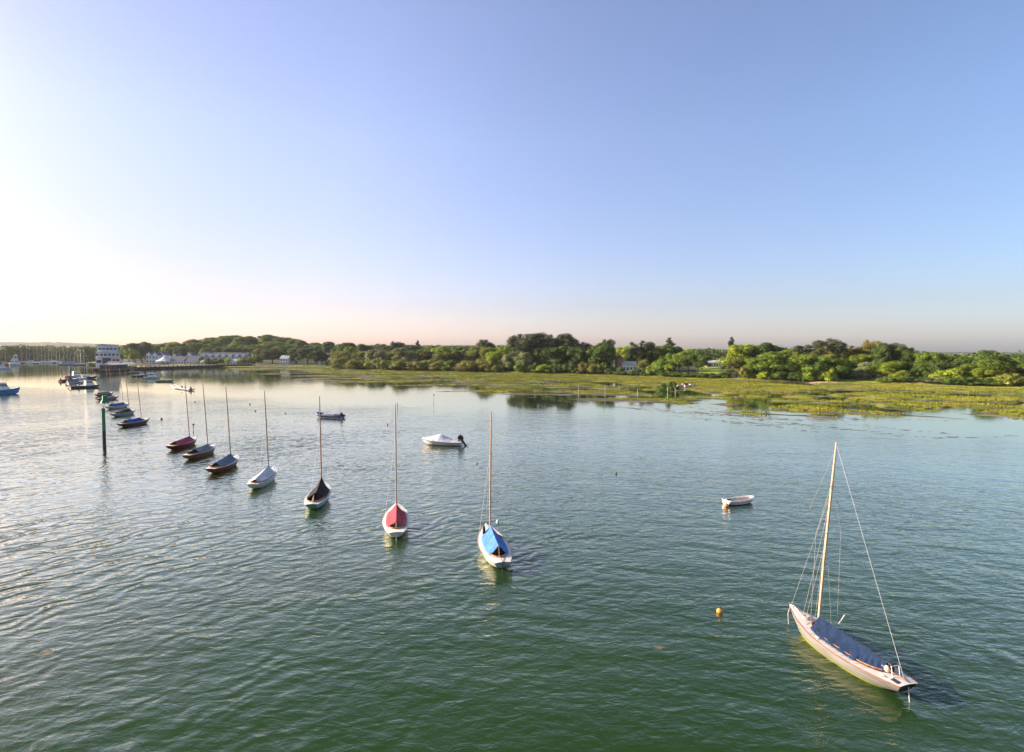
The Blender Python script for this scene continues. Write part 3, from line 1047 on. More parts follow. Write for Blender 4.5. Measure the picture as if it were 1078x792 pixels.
ROYAL = fabric('royal_blue_canvas', (.025, .085, .42))
day_keelboat((127, 446), (156, 439.8), 'dark brown keelboat with royal blue cover, nearest behind the green channel pile', wood('walnut_topsides', (.13, .07, .04), .3), ROYAL, bottom=(.05, .03, .03), strake=OFFWHITE,
             tentp=(.2, .66, .48, .60), cp=(.43, .36, .68), seed=12, rig=0, deckcol=OFFWHITE)
day_keelboat((119.3, 435.7), (141.6, 430.7), 'pale grey green keelboat with dark navy cover behind the green channel pile', paint('grey_green_topsides', (.40, .46, .42), .4), NAVY, bottom=(.08, .10, .06), strake=wood('brown_strake', (.28, .12, .06), .4),
             tentp=(.22, .715, .30, .66), cp=(.43, .36, .66), seed=13, rig=0, deckcol=OFFWHITE)
day_keelboat((113.5, 428), (135, 424), 'white keelboat with royal blue cover beside the green pile topmark', OFFWHITE, ROYAL, bottom=(.30, .12, .10), strake=OFFWHITE,
             tentp=(.18, .715, .50, .56), cp=(.43, .36, .68), seed=14, rig=0, deckcol=OFFWHITE)
day_keelboat((103.5, 419.5), (123.5, 416.4), 'pinkish red keelboat with pale blue cover just above the green topmark', paint('pink_red_topsides', (.42, .16, .14), .4), fabric('pale_blue_canvas', (.20, .34, .45)), bottom=(.20, .06, .05), strake=OFFWHITE,
             tentp=(.2, .715, .30, .45), cp=(.43, .36, .66), seed=15, rig=0, deckcol=OFFWHITE)
day_keelboat((101, 415.3), (119, 412.4), 'farthest keelboat of the line, dull red with grey green cover', paint('dull_red_topsides', (.30, .09, .08), .4), fabric('grey_green_canvas', (.20, .25, .25)), bottom=(.12, .05, .04), strake=OFFWHITE,
             tentp=(.16, .715, .48, .55), cp=(.43, .36, .68), seed=16, rig=0, deckcol=OFFWHITE)


# ------------------------------------------------------------------ outboards, motor boats, inflatables
def outboard(parent, x, z, y=0, s=1.0, mat=None, tilt=.62):
    """cowl, mid section, leg, cavitation plate and propeller, swung up out of the water"""
    mb = MB()
    mb.box((-.10 * s, 0, .44 * s), (.50 * s, .32 * s, .36 * s), taper=.74)
    mb.box((-.10 * s, 0, .20 * s), (.32 * s, .22 * s, .16 * s))
    mb.box((-.06 * s, 0, -.22 * s), (.18 * s, .10 * s, .78 * s), taper=1.2)
    mb.box((-.16 * s, 0, -.48 * s), (.44 * s, .16 * s, .03 * s))
    mb.box((-.08 * s, 0, -.64 * s), (.36 * s, .09 * s, .12 * s))
    o = mb.build('outboard_motor', mat or BLACK, parent, bevel=.03 * s, smooth=True)
    o.location, o.rotation_euler = (x, y, z), (0, tilt, 0)
    return o


def cabin(parent, x0, x1, w, z0, hgt, mat, rake_f=.5, rake_a=.1, name='cabin', roof=None, over=.0):
    """a wheelhouse: sides with tumblehome, raked front, window band proud of the sides, roof"""
    mb = MB()
    xa, xb = x0 + rake_a * hgt, x1 - rake_f * hgt
    wt = w * .86
    pts = [(x0, -w / 2, z0), (x1, -w / 2 * .8, z0), (x1, w / 2 * .8, z0), (x0, w / 2, z0),
           (xa, -wt / 2, z0 + hgt), (xb, -wt / 2 * .85, z0 + hgt), (xb, wt / 2 * .85, z0 + hgt), (xa, wt / 2, z0 + hgt)]
    mb.add(pts, [(0, 3, 2, 1), (4, 5, 6, 7), (0, 1, 5, 4), (1, 2, 6, 5), (2, 3, 7, 6), (3, 0, 4, 7)])
    o = mb.build(name, mat, parent, bevel=.03)
    pv = [Vector(p) for p in pts]

    def face_pt(a, c, d, e_, u, v, off):
        p = pv[a].lerp(pv[c], u).lerp(pv[d].lerp(pv[e_], u), v)
        nrm = (pv[c] - pv[a]).cross(pv[d] - pv[a]).normalized()
        return p + nrm * off
    wn = MB()
    for a, c, d, e_ in ((0, 1, 4, 5), (2, 3, 6, 7), (1, 2, 5, 6), (3, 0, 7, 4)):
        k = 3 if (a, c) in ((0, 1), (2, 3)) else 2
        for j in range(k):
            u0, u1 = .08 + j * .86 / k, .08 + (j + 1) * .86 / k - .05
            q = [face_pt(a, c, d, e_, u, v, .012) for u, v in ((u0, .48), (u1, .48), (u1, .86), (u0, .86))]
            q2 = [face_pt(a, c, d, e_, u, v, -.02) for u, v in ((u0, .48), (u1, .48), (u1, .86), (u0, .86))]
            wn.add(q + q2, [(0, 1, 2, 3), (7, 6, 5, 4), (0, 4, 5, 1), (1, 5, 6, 2), (2, 6, 7, 3), (3, 7, 4, 0)])
    wn.build('window_band', GLASS, o)
    rf = MB()
    rf.add([(xa - .12 - over, -wt / 2 - .06, z0 + hgt + .004), (xb + .12, -wt / 2 * .85 - .06, z0 + hgt + .004), (xb + .12, wt / 2 * .85 + .06, z0 + hgt + .004), (xa - .12 - over, wt / 2 + .06, z0 + hgt + .004),
            (xa - .10 - over, -wt / 2, z0 + hgt + .08), (xb + .02, -wt / 2 * .85, z0 + hgt + .08), (xb + .02, wt / 2 * .85, z0 + hgt + .08), (xa - .10 - over, wt / 2, z0 + hgt + .08)],
           [(0, 3, 2, 1), (4, 5, 6, 7), (0, 1, 5, 4), (1, 2, 6, 5), (2, 3, 7, 6), (3, 0, 4, 7)])
    rf.build('roof', roof or mat, o)
    return o


def motor_boat(px, py, rz, L, B, label, hullmat, bottom=(.06, .05, .05), zs=1.0, cab=None, ob=True, group=None, deckmat=None, cat='motorboat', canopy=None, cockpit=True, roofmat=None, name='motor_boat', cabmat=None, rail=True):
    c = P(px, py, 0)
    e = empty(name, (c[0], c[1], 0), rz, label, cat, group)
    h = Hull(L, B, MOTOR, zs=zs, ns=31)
    h.shell(e, [hullmat, paint('antifouling_%d' % int(bottom[0] * 100 + bottom[1] * 1000), bottom, .6, .3), hullmat], boot=.06)
    h.strake(e, BLACK, r=.03, drop=.05 * zs)
    h.deck(e, deckmat or GREYWHITE, (.27, .24, B * .36) if cockpit else None)
    if cockpit:
        h.coaming(e, deckmat or GREYWHITE, up=.10, down=.45 * zs, inmat=GREYWHITE)
    if cab:
        x0, x1, hg = cab
        cabin(e, h.x(x0), h.x(x1), B * .70, h.zi((x0 + x1) / 2) + .02, hg, cabmat or hullmat, roof=roofmat)
    if canopy:
        h.cp = (.27, .26, B * .40)
        tent(h, e, canopy, .06, .5, .55, .8, name='canopy', seed=int(px))
    if rail:
        mb = MB()
        for s in (1, -1):
            mb.tube([(h.x(t), s * max(h.bi(t) - .06, 0.01), h.zi(t) + .45 * min(zs, 1.2)) for t in (.62, .72, .82, .92, .99)], .018, 4)
            for t in (.62, .8, .95):
                mb.tube([(h.x(t), s * max(h.bi(t) - .06, .01), h.zi(t)), (h.x(t), s * max(h.bi(t) - .06, .01), h.zi(t) + .45 * min(zs, 1.2))], .015, 4)
        mb.build('bow_rail', ALU, e)
    if ob:
        outboard(e, h.x(0) - .12, h.zi(0) - .1, s=min(1.2, L / 5))
    return e, h


def away(px, py, deg):
    """heading measured clockwise from straight away from the camera's view direction"""
    return R(90 - deg)


# white tender under a cover, with its big black outboard (bow towards the left of the picture)
c0, c1 = P(486, 469, .0), P(444, 468, .0)
d = c1 - c0
cc = (c0 + c1) / 2
Lr = float(np.linalg.norm(d))
e = empty('covered_speedboat', (cc[0], cc[1], 0), math.atan2(d[1], d[0]), 'white speedboat under a peaked white cover with a big black outboard', 'speedboat')
h = Hull(Lr, 2.1, MOTOR, zs=.85, ns=31)
h.shell(e, [WHITE, paint('olive_bottom', (.20, .19, .06), .6), WHITE], boot=.12)
h.strake(e, paint('grey_rubber', (.22, .22, .22), .6), r=.05, drop=.06)
h.deck(e, WHITE)
h.cp = (.5, .47, .98)
mb = MB()
rows = []
prof_t = np.linspace(.05, .97, 24)
for t in prof_t:
    zr = float(np.interp(t, [.05, .22, .50, .56, .75, .97], [.10, .26, .82, .80, .42, .10]))
    b_ = h.bi(t) + .05
    rows.append([(h.x(t), b_ * v, h.zi(t) - .10 + (zr + .10) * (1 - abs(v) ** 1.3) ** .9 + .015 * math.sin(t * 40 + v * 6)) for v in np.linspace(-1, 1, 15)])
mb.grid(rows)
cv = mb.build('boat_cover', WHC, e, smooth=True)
cv.modifiers.new('cloth', 'SOLIDIFY').thickness = .012
outboard(e, h.x(0) - .10, h.zi(0) - .05, s=1.4)
mb = MB()
mb.tube([(h.x(.07), -.5, h.zi(0) + .1), (h.x(.05), -.5, h.zi(0) + .85), (h.x(.05), .5, h.zi(0) + .85), (h.x(.07), .5, h.zi(0) + .1)], .035, 6)
mb.build('stern_arch', BLACK, e, smooth=True)
MB().box((h.x(.06), .2, h.zi(0) + .55), (.28, .45, .45), taper=.8).build('steering_seat', BLACK, e, bevel=.06)
MB().ball((h.x(.955), 0, h.zi(.95) + .48), (.10, .06, .05)).build('bow_light', BLACK, e)
MB().tube([(h.x(.955), 0, h.zi(.95)), (h.x(.955), 0, h.zi(.95) + .48)], .012, 4).build('light_staff', ALU, e)
MB().tube([(h.x(1), 0, .5), (h.x(1) - .1, .1, -.2)], .02, 4).build('mooring_line', ROPE, e)


def inflatable(p_stern, p_bow, width, tubemat, label, fittings, cone=True, name='inflatable_boat'):
    c0, c1 = P(*p_stern, 0), P(*p_bow, 0)
    d = c1 - c0
    cc = (c0 + c1) / 2
    L = float(np.linalg.norm(d))
    e = empty(name, (cc[0], cc[1], 0), math.atan2(d[1], d[0]), label, 'inflatable boat')
    rad = width * .13
    w = width / 2 - rad
    path, rads = [], []
    for s in (1, -1):
        seq = [(-.5, .55), (-.46, 1), (-.2, 1), (.1, 1), (.25, 1)]
        seg = [(L * f, s * w, .22 + rad * .7 + max(f, 0) * .15, rad * k) for f, k in seq]
        path += seg if s > 0 else seg[::-1]
        if s > 0:
            for th in np.linspace(0, math.pi, 9)[1:-1]:
                path.append((L * .25 + (L * .25 - rad) * math.sin(th), w * math.cos(th), .22 + rad * .7 + .04 * L * .4 + .22 * math.sin(th), rad))
    MB().tube([p[:3] for p in path], [p[3] for p in path], 10).build('buoyancy_tube', tubemat, e, smooth=True)
    mb = MB()
    mb.box((-.03 * L, 0, .16), (L * .84, w * 1.7, .12))
    mb.box((-.42 * L, 0, .38), (.06, w * 1.75, .5))
    mb.build('floor', GREYWHITE, e)
    hb = MB()
    hb.prism([(-.46 * L, -.12), (.25 * L, -.12), (.42 * L, .22), (-.46 * L, .22)], -w * .7, w * .7)
    hb.build('hull', OFFWHITE, e)
    for f in fittings:
        f(e, L, w, rad)
    return e


def fit_engine(s=1.0):
    return lambda e, L, w, rad: outboard(e, -.45 * L - .1, .38, s=s)


def fit_console(mat):
    def f(e, L, w, rad):
        MB().box((-.02 * L, 0, .62), (.5, .6, .85), taper=.8).build('console', mat, e, bevel=.05)
        MB().box((-.20 * L, 0, .50), (.7, .5, .5), taper=.9).build('seat', mat, e, bevel=.06)
    return f


def fit_seats(mat):
    def f(e, L, w, rad):
        for q in (-.12, .06, .2):
            MB().box((q * L, 0, .62), (.3, w * 1.8, .10)).build('thwart', mat, e, bevel=.02)
    return f


BLUETUBE = paint('dark_blue_rubber', (.018, .034, .15), .45, .12)
inflatable((361, 440.5), (332.5, 439.3), 1.9, BLUETUBE, 'dark blue inflatable boat behind the black-covered keelboat', [fit_seats(WHITE), fit_engine(1.1)])
inflatable((202, 411.5), (181, 408.3), 1.9, paint('grey_rubber_tube', (.26, .26, .26), .6, .1), 'grey inflatable boat with a dark console, alone beyond the red keelboat', [fit_console(BLACK), fit_engine(1.3)])

# white dinghy
c0, c1 = P(765, 531.5, 0), P(792, 528.5, 0)
d = c1 - c0
cc = (c0 + c1) / 2
Ld = float(np.linalg.norm(d)) * 1.06
e = empty('rowing_dinghy', (cc[0], cc[1], 0), math.atan2(d[1], d[0]), 'small open white dinghy with red thwarts floating alone', 'dinghy')
h = Hull(Ld, 1.25, DINGHY, zs=.86, ns=31)
h.shell(e, [WHITE, paint('dark_olive_bottom', (.06, .06, .03), .6), WHITE], boot=.05)
h.strake(e, WHITE, r=.035, drop=.0)
h.deck(e, WHITE, (.5, .47, .52), camber=.01)
h.coaming(e, WHITE, up=.0, down=.30, inmat=GREYWHITE)
for t, mt in ((.24, DARK), (.52, wood('red_thwart', (.22, .07, .045), .5)), (.78, wood('red_thwart', (.22, .07, .045), .5))):
    MB().box((h.x(t), 0, h.zi(t) - .07), (.22, h.well(t) * 1.96, .035)).build('thwart', mt, e, bevel=.006)
MB().tube([(h.x(.3), -.3, h.zi(.3) + .02), (h.x(.85), -.12, h.zi(.8) + .05)], .018, 5).build('oar', PALEWOOD, e)


# ------------------------------------------------------------------ mooring buoys
def buoy(px, py, r, col, label, name='mooring_buoy', group='small mooring buoys', stick=0.0):
    c = P(px, py, 0)
    r = r * .72 if c[1] > 55 else r
    m_ = paint('buoy_%d_%d_%d' % tuple(int(q * 100) for q in col), col, .45, .25, scale=6)
    if stick:
        e = empty(name, (c[0], c[1], 0), 0, label, 'marker buoy', group)
        MB().ball((0, 0, r * .3), r, 12).build('float', m_, e, smooth=True)
        MB().tube([(0, 0, 0), (.05, 0, stick)], .035, 6).build('staff', paint('weathered_pole', (.33, .22, .17), .7), e)
        MB().box((.05, 0, stick - .15), (.30, .03, .26)).build('flag', m_, e)
        return e
    mb = MB()
    mb.ball((0, 0, r * .45), (r, r, r * .95), 14)
    mb.tube([(r * .9 * math.cos(a_), r * .9 * math.sin(a_), r * .4) for a_ in np.linspace(0, 2 * math.pi, 13)], r * .10, 5)
    e = mb.build(name, m_, None, smooth=True)
    e.location = (c[0], c[1], 0)
    tag(e, label, 'buoy', group)
    MB().tube([(0, 0, r * 1.3), (.0, .06, r * 1.62), (.06, 0, r * 1.62), (.06, 0, r * 1.3)], .02, 5).build('ring', BLACK, e)
    return e


buoy(757.5, 645, .15, (.72, .33, .05), 'round orange buoy on open water in front of the white dinghy')
buoy(764.5, 533.5, .20, (.75, .30, .12), 'orange buoy touching the stern of the white dinghy')
buoy(502, 488.5, .14, (.35, .16, .05), 'brown buoy below the outboard of the covered speedboat')
buoy(408, 447.5, .20, (.40, .07, .05), 'dark red buoy between the blue inflatable and the covered speedboat')
buoy(648.5, 499, .16, (.10, .09, .09), 'dark buoy on open water above and left of the white dinghy')
buoy(170, 441.5, .28, (.25, .12, .07), 'brown buoy beside the royal blue covered walnut keelboat')
buoy(263, 426, .24, (.12, .09, .09), 'dark buoy, upper one of the pair in mid river')
buoy(269, 433, .22, (.10, .08, .08), 'dark buoy, lower one of the pair in mid river')
buoy(300, 435.5, .22, (.35, .25, .22), 'pale brown buoy left of the dark blue inflatable')
buoy(205, 423.5, .26, (.55, .50, .45), 'pale buoy below the grey inflatable boat')
buoy(203.5, 455, .14, (.28, .12, .10), 'reddish marker buoy with a short staff over the crimson keelboat', name='marker_buoy', stick=1.3)
buoy(456.5, 425.5, .18, (.55, .12, .10), 'red and white marker buoy with a tall staff off the mud bank', name='marker_buoy', stick=2.3)

# ------------------------------------------------------------------ green channel pile
GREEN = paint('channel_green', (.012, .17, .095), .5, .2)
c = P(110, 473, 0)
e = empty('channel_pile', (c[0], c[1], 0), 0, 'green topped tarred channel pile with a green cone topmark', 'channel marker')
zt = Zat(110, 430, math.hypot(c[0], c[1]))
MB().tube([(0, 0, -1), (0, 0, zt * .40), (0, 0, zt * .46)], .20, 14).build('pile', paint('tarred_timber', (.045, .032, .035), .7, .4, scale=2, streak=(1, 1, .3)), e, smooth=True)
MB().tube([(0, 0, zt * .462), (0, 0, zt - .12)], .205, 14).build('green_band', GREEN, e, smooth=True)
MB().tube([(0, 0, zt - .118), (0, 0, zt)], .21, 14).build('pile_cap', DARK, e, smooth=True)
z1, z2 = Zat(110, 424.3, math.hypot(c[0], c[1])), Zat(110, 416.5, math.hypot(c[0], c[1]))
MB().tube([(0, 0, zt - .05), (.25, 0, z1 + .2)], .035, 6).build('topmark_staff', DARK, e)
MB().tube([(.25, 0, z1), (.25, 0, z1 + (z2 - z1) * .35), (.25, 0, z1 + (z2 - z1) * .36), (.25, 0, z2)], [.60, .46, .38, .34], 4).build('topmark', GREEN, e)

c = P(74, 396, 0)
e = empty('channel_pile', (c[0], c[1], 0), 0, 'distant pale green channel pile in front of the marina beside the red boat', 'channel marker')
zt = Zat(74, 385, math.hypot(c[0], c[1]))
MB().tube([(0, 0, -1), (0, 0, zt * .55)], .42, 10).build('pile', paint('weathered_pile', (.20, .19, .17), .7), e, smooth=True)
MB().tube([(0, 0, zt * .55), (0, 0, zt)], .43, 10).build('green_band', paint('pale_channel_green', (.05, .22, .15), .5), e, smooth=True)

# ------------------------------------------------------------------ withies off the mud bank
for px, y0, y1, lab in ((609, 417.5, 404.5, 'tallest white stake off the marsh edge below the pines'), (637, 417, 406, 'white stake off the marsh edge, second from the tallest'),
                        (563, 414, 409.5, 'short pale stake on the mud bank below the flat-topped pine'), (652, 410.5, 405.5, 'short stake on the marsh below the white cottage'),
                        (671, 418, 409, 'thin grey stake on the mud below the white cottage'), (703, 415, 407.5, 'pale stake in front of the dark marsh bushes, nearer the pines'), (711, 415.5, 407.5, 'pale stake in front of the dark marsh bushes, nearer the dinghies'),
                        (418.5, 431.5, 424, 'thin dark stake in the water behind the red-tented keelboat')):
    c = P(px, y0, 0)
    zt = Zat(px, y1, math.hypot(c[0], c[1]))
    mb = MB()
    lean = random.uniform(-.03, .03)
    mb.tube([(0, 0, -1.2), (lean * 2, 0, zt * .5), (lean * 5, 0, zt)], [.075, .065, .055], 7)
    o = mb.build('mooring_stake', paint('whitened_stake', (.48, .45, .40), .7, .3) if px != 418.5 else DARKWOOD, None, smooth=True)
    o.location = (c[0], c[1], 0)
    tag(o, lab, 'stake', 'stakes standing off the marsh')
    MB().tube([(lean * 4.9, 0, zt * .95), (lean * 5, 0, zt + .02)], .08, 7).build('cap', paint('stake_cap', (.30, .26, .22), .6), o, smooth=True)

# ------------------------------------------------------------------ motor boats at their moorings up river
NAVYH = paint('navy_gelcoat', (.02, .035, .08), .3)
BLUEH = paint('mid_blue_hull', (.03, .25, .55), .3)
e, h = motor_boat(4.0, 415.2, away(0, 0, 44), 7.2, 2.9, 'blue hulled motor launch with white wheelhouse at the very left, under way', BLUEH, zs=1.9, cab=(.36, .70, 1.9), ob=False, name='motor_launch',
                  cabmat=WHITE, roofmat=BLUEH)
MB().tube([(h.x(.5), 0, 2.9), (h.x(.49), 0, 5.0)], .05, 6).build('signal_mast', ALU, e)
MB().box((h.x(.49), 0, 4.6), (.4, .5, .25)).build('radar', DARK, e, bevel=.05)
motor_boat(73, 401.5, away(0, 0, 10), 7.5, 2.6, 'small dark red motorboat at the foot of the distant pale green pile', paint('dark_red_hull', (.20, .035, .03), .4), cab=(.35, .62, 1.3), cabmat=paint('dark_red_hull', (.20, .035, .03), .4), zs=1.2)
motor_boat(80, 397.5, away(0, 0, 35), 7, 2.8, 'white cabin boat, rearmost of the cluster beside the distant pile', WHITE, cab=(.32, .66, 1.8), zs=1.3)
motor_boat(81.5, 400.4, away(0, 0, 32), 7, 2.6, 'white motorboat with blue canopy in the cluster beside the distant pile', WHITE, canopy=fabric('mid_blue_canvas', (.06, .14, .34)), zs=1.1)
motor_boat(82.5, 403.6, away(0, 0, 32), 6.6, 2.4, 'low white motorboat with grey canopy in the cluster beside the distant pile', OFFWHITE, canopy=SLATE, zs=1.0)
motor_boat(83.5, 408.5, away(0, 0, 30), 5.2, 2.1, 'black hulled open motorboat, nearest of the cluster beside the distant pile', paint('black_hull', (.02, .02, .022), .4), zs=1.0)
motor_boat(94.3, 408, away(0, 0, 32), 6.2, 2.5, 'white cabin cruiser with dark lower hull, at the near side of the cluster', paint('dark_grey_hull', (.05, .05, .055), .4), cab=(.28, .72, 1.7), cabmat=WHITE, roofmat=SLATE, zs=1.0)
motor_boat(143, 393, away(0, 0, 75), 7.0, 2.4, 'low dark open boat moored off the long pale roofed pontoon', paint('black_hull', (.02, .02, .022), .4), zs=.9)
motor_boat(150, 396.5, away(0, 0, 75), 7.5, 2.5, 'dark hulled motorboat with low white cabin moored beside the white cruiser', NAVYH, cab=(.35, .6, 1.0), cabmat=WHITE, zs=1.0)
motor_boat(160.5, 398.7, away(0, 0, 78), 6.8, 2.6, 'white cabin cruiser with dark windows moored off the marquee', WHITE, cab=(.25, .70, 1.6), zs=1.05)
motor_boat(174, 402, away(0, 0, 80), 6.6, 2.3, 'buff coloured open launch moored behind the grey inflatable', paint('buff_hull', (.42, .38, .28), .5), zs=.9, deckmat=paint('buff_deck', (.45, .42, .33), .6), ob=False, rail=False)


# ------------------------------------------------------------------ the marina far up river
def yacht(px, py, deg, L, topy, label, group='sailing yachts in the distant marina', hullmat=None, sail=None):
    c = P(px, py, 0)
    e = empty('sailing_yacht', (c[0], c[1], 0), R(90 - deg), label, 'yacht', group)
    h = Hull(L, L * .31, MOTOR, zs=1.25, ns=21)
    hm_ = hullmat or WHITE
    h.shell(e, [hm_, paint('antifouling_dark', (.05, .06, .09), .6), hm_], boot=.1)
    h.deck(e, GREYWHITE)
    cabin(e, h.x(.35), h.x(.72), L * .19, h.zi(.5) - .02, .55, WHITE, rake_f=1.2)
    zt = Zat(px, topy, math.hypot(c[0], c[1]))
    MB().tube([(h.x(.58), 0, .8), (h.x(.57), 0, zt)], [.10, .08], 6).build('mast', ALU, e)
    MB().tube([(h.x(.57), 0, 2.2), (h.x(.16), 0, 2.15)], .09, 6).build('boom', ALU, e)
    MB().tube([(h.x(.56), 0, 2.45), (h.x(.4), 0, 2.42), (h.x(.17), 0, 2.32)], [.22, .2, .1], 7).build('sail_cover', sail or fabric('navy_canvas', (.012, .032, .115)), e, smooth=True)
    wire(e, 'forestay', (h.x(.57), 0, zt * .97), (h.x(.99), 0, h.zi(1)), .02)
    wire(e, 'backstay', (h.x(.57), 0, zt * .99), (h.x(.01), 0, h.zi(0)), .02)
    return e


MARINA = [(5, 383.5, 70, 9, 361.5, 'W', None), (27.5, 382.4, 30, 9, 363, 'D', None), (30.5, 382, 15, 9, 364, 'W', None), (39, 383, -20, 11, 358.8, 'N', None), (43.5, 382.2, -10, 10, 362.0, 'W', None),
          (46.8, 382, 10, 11, 361.2, 'W', None), (50.5, 382, 40, 9, 364.5, 'W', None), (62, 382.3, 60, 9.5, 366, 'D', None), (66, 382.6, 80, 10, 365.3, 'W', None),
          (70, 383.4, 75, 10, 366.3, 'W', None), (77.5, 383.8, 70, 10, 366, 'W', None), (81, 384.2, 78, 10, 367, 'W', None), (84, 384.8, 60, 9, 368, 'D', None), (90, 399.0, 40, 8.5, 381.5, 'D', None)]
_mlab = {0: 'white yacht with a tall mast at the far left end of the marina', 1: 'dark hulled yacht with a bare mast just right of the white flybridge yacht', 2: 'white yacht moored behind the dark one right of the flybridge yacht',
         3: 'navy hulled yacht with the tallest mast in the marina', 4: 'white yacht next to the tallest mast in the marina', 5: 'white yacht with the second tallest mast in the marina',
         6: 'short masted white yacht right of the two tallest masts', 7: 'dark hulled yacht in the middle of the marina row',
         8: 'white yacht, first right of the dark hulled one in the marina', 9: 'white yacht, second right of the dark hulled one in the marina', 10: 'white yacht left of two at the clubhouse end of the marina', 11: 'white yacht nearer the clubhouse piles of two at the marina end',
         12: 'dark hulled yacht closest to the clubhouse piles', 13: 'dark hulled sloop with a bare mast behind the cabin boats by the distant pile'}
for k, (px, py, dg, L, ty, hc, _) in enumerate(MARINA):
    yacht(px, py, dg, L, ty, _mlab[k], hullmat={'W': WHITE, 'D': paint('dark_grey_hull', (.05, .05, .055), .4), 'N': NAVYH}[hc], group='sailing yachts in the distant marina' if k < 13 else None)

for px, py, dg, L, ty, lb in ((22, 382.2, 20, 9, 365.5, 'white yacht close behind the white flybridge motor yacht'), (53.5, 382.1, 70, 10, 363.8, 'white yacht with a mid height mast between the short mast and the middle row'),
                             (58.8, 382.2, 60, 9, 366.2, 'small white yacht behind the navy hulled motor cruiser'), (73, 383.0, 80, 10, 364.6, 'white yacht with the taller mast behind the long blue grey cruiser'),
                             (87.5, 384.6, 75, 9.5, 367.2, 'white yacht lying hard against the clubhouse piles'), (34.8, 381.8, 50, 9, 366.0, 'white yacht behind the white motor cruiser near the tallest mast')):
    yacht(px, py, dg, L, ty, lb)

e, h = motor_boat(14.5, 385, away(0, 0, 160), 14, 4.6, 'big white flybridge motor yacht coming down river beside the marina', paint('pale_blue_white_hull', (.55, .65, .78), .3), zs=2.2, cab=(.15, .72, 2.6), ob=False, cockpit=False, name='motor_yacht', cat='motor yacht', cabmat=WHITE)
cabin(e, h.x(.2), h.x(.55), 3.0, 4.4, 1.6, WHITE, name='flybridge')
mb = MB()
for s in (1, -1):
    mb.tube([(h.x(.3), s * 1.2, 5.9), (h.x(.25), s * 1.0, 8.4)], .15, 6)
mb.tube([(h.x(.25), -1.2, 8.2), (h.x(.25), 1.2, 8.2)], .2, 6)
mb.ball((h.x(.25), .5, 8.6), .45, 8)
mb.ball((h.x(.25), -.6, 8.5), .35, 8)
mb.build('radar_arch', WHITE, e, smooth=True)
motor_boat(3, 389, away(0, 0, 80), 9.5, 3.0, 'pale grey motor cruiser at the picture edge in front of the flybridge yacht', paint('pale_blue_white_hull', (.55, .65, .78), .3), zs=1.5, cab=(.2, .65, 1.8), cabmat=WHITE, ob=False)
motor_boat(1, 384.5, away(0, 0, 70), 12, 3.6, 'maroon workboat behind the pale grey cruiser at the picture edge', paint('maroon_hull', (.15, .05, .05), .5), zs=1.8, cab=(.2, .55, 2.6), cabmat=paint('maroon_cabin', (.20, .11, .10), .5), ob=False)
motor_boat(9, 385.0, away(0, 0, 60), 8, 2.8, 'dark brown motorboat between the maroon workboat and the flybridge yacht', paint('black_hull', (.02, .02, .022), .4), zs=1.4, cab=(.3, .6, 1.4), cabmat=VARNISH, ob=False)
motor_boat(34, 382.6, away(0, 0, 75), 9, 3, 'white motor cruiser in the marina left of the tallest mast', WHITE, zs=1.5, cab=(.2, .65, 1.8), ob=False)
motor_boat(54.5, 382.3, away(0, 0, 80), 9, 3, 'white motor cruiser between the tall masts and the middle of the marina row', WHITE, zs=1.5, cab=(.25, .65, 1.9), ob=False)
motor_boat(58.5, 382.1, away(0, 0, 80), 8, 2.8, 'navy hulled motor cruiser in the middle of the marina row', NAVYH, zs=1.4, cab=(.25, .65, 1.7), cabmat=WHITE, ob=False)
motor_boat(73.5, 384.6, away(0, 0, 82), 15, 3.8, 'long blue grey motor cruiser behind the distant pale green pile', paint('blue_grey_hull', (.22, .27, .33), .4), zs=1.9, cab=(.15, .75, 2.0), cabmat=paint('blue_grey_cabin', (.30, .35, .40), .4), ob=False)

# boats hauled up on the marsh by the creek mouth
for k, (px, py, dg, mat_, lab) in enumerate(((716.5, 407.2, 70, WHITE, 'small white dinghy hauled out on the marsh next to the dark mud hump'),
                                             (721.5, 405.6, 60, paint('dull_red_topsides', (.30, .09, .08), .4), 'dull red dinghy hauled out on the marsh between the white ones'),
                                             (725.0, 407.0, 80, OFFWHITE, 'chalky white dinghy hauled out on the marsh, middle of the row'),
                                             (730.0, 406.4, 75, WHITE, 'white dinghy hauled out on the marsh, farthest from the mud hump'))):
    c = P(px, py, .4)
    z_ = max(land_z(c[0], c[1]), .1)
    e = empty('beached_dinghy', (c[0], c[1], z_ + .08), R(90 - dg), lab, 'dinghy', 'dinghies hauled out on the marsh')
    e.rotation_euler = (.18, 0, R(90 - dg))
    h = Hull(2.9, 1.35, DINGHY, zs=1.3, ns=21)
    h.shell(e, [mat_, DARK, mat_], boot=.0)
    h.deck(e, mat_, (.5, .47, .5), camber=.01)
    h.coaming(e, mat_, up=.0, down=.3, inmat=DARKWOOD)
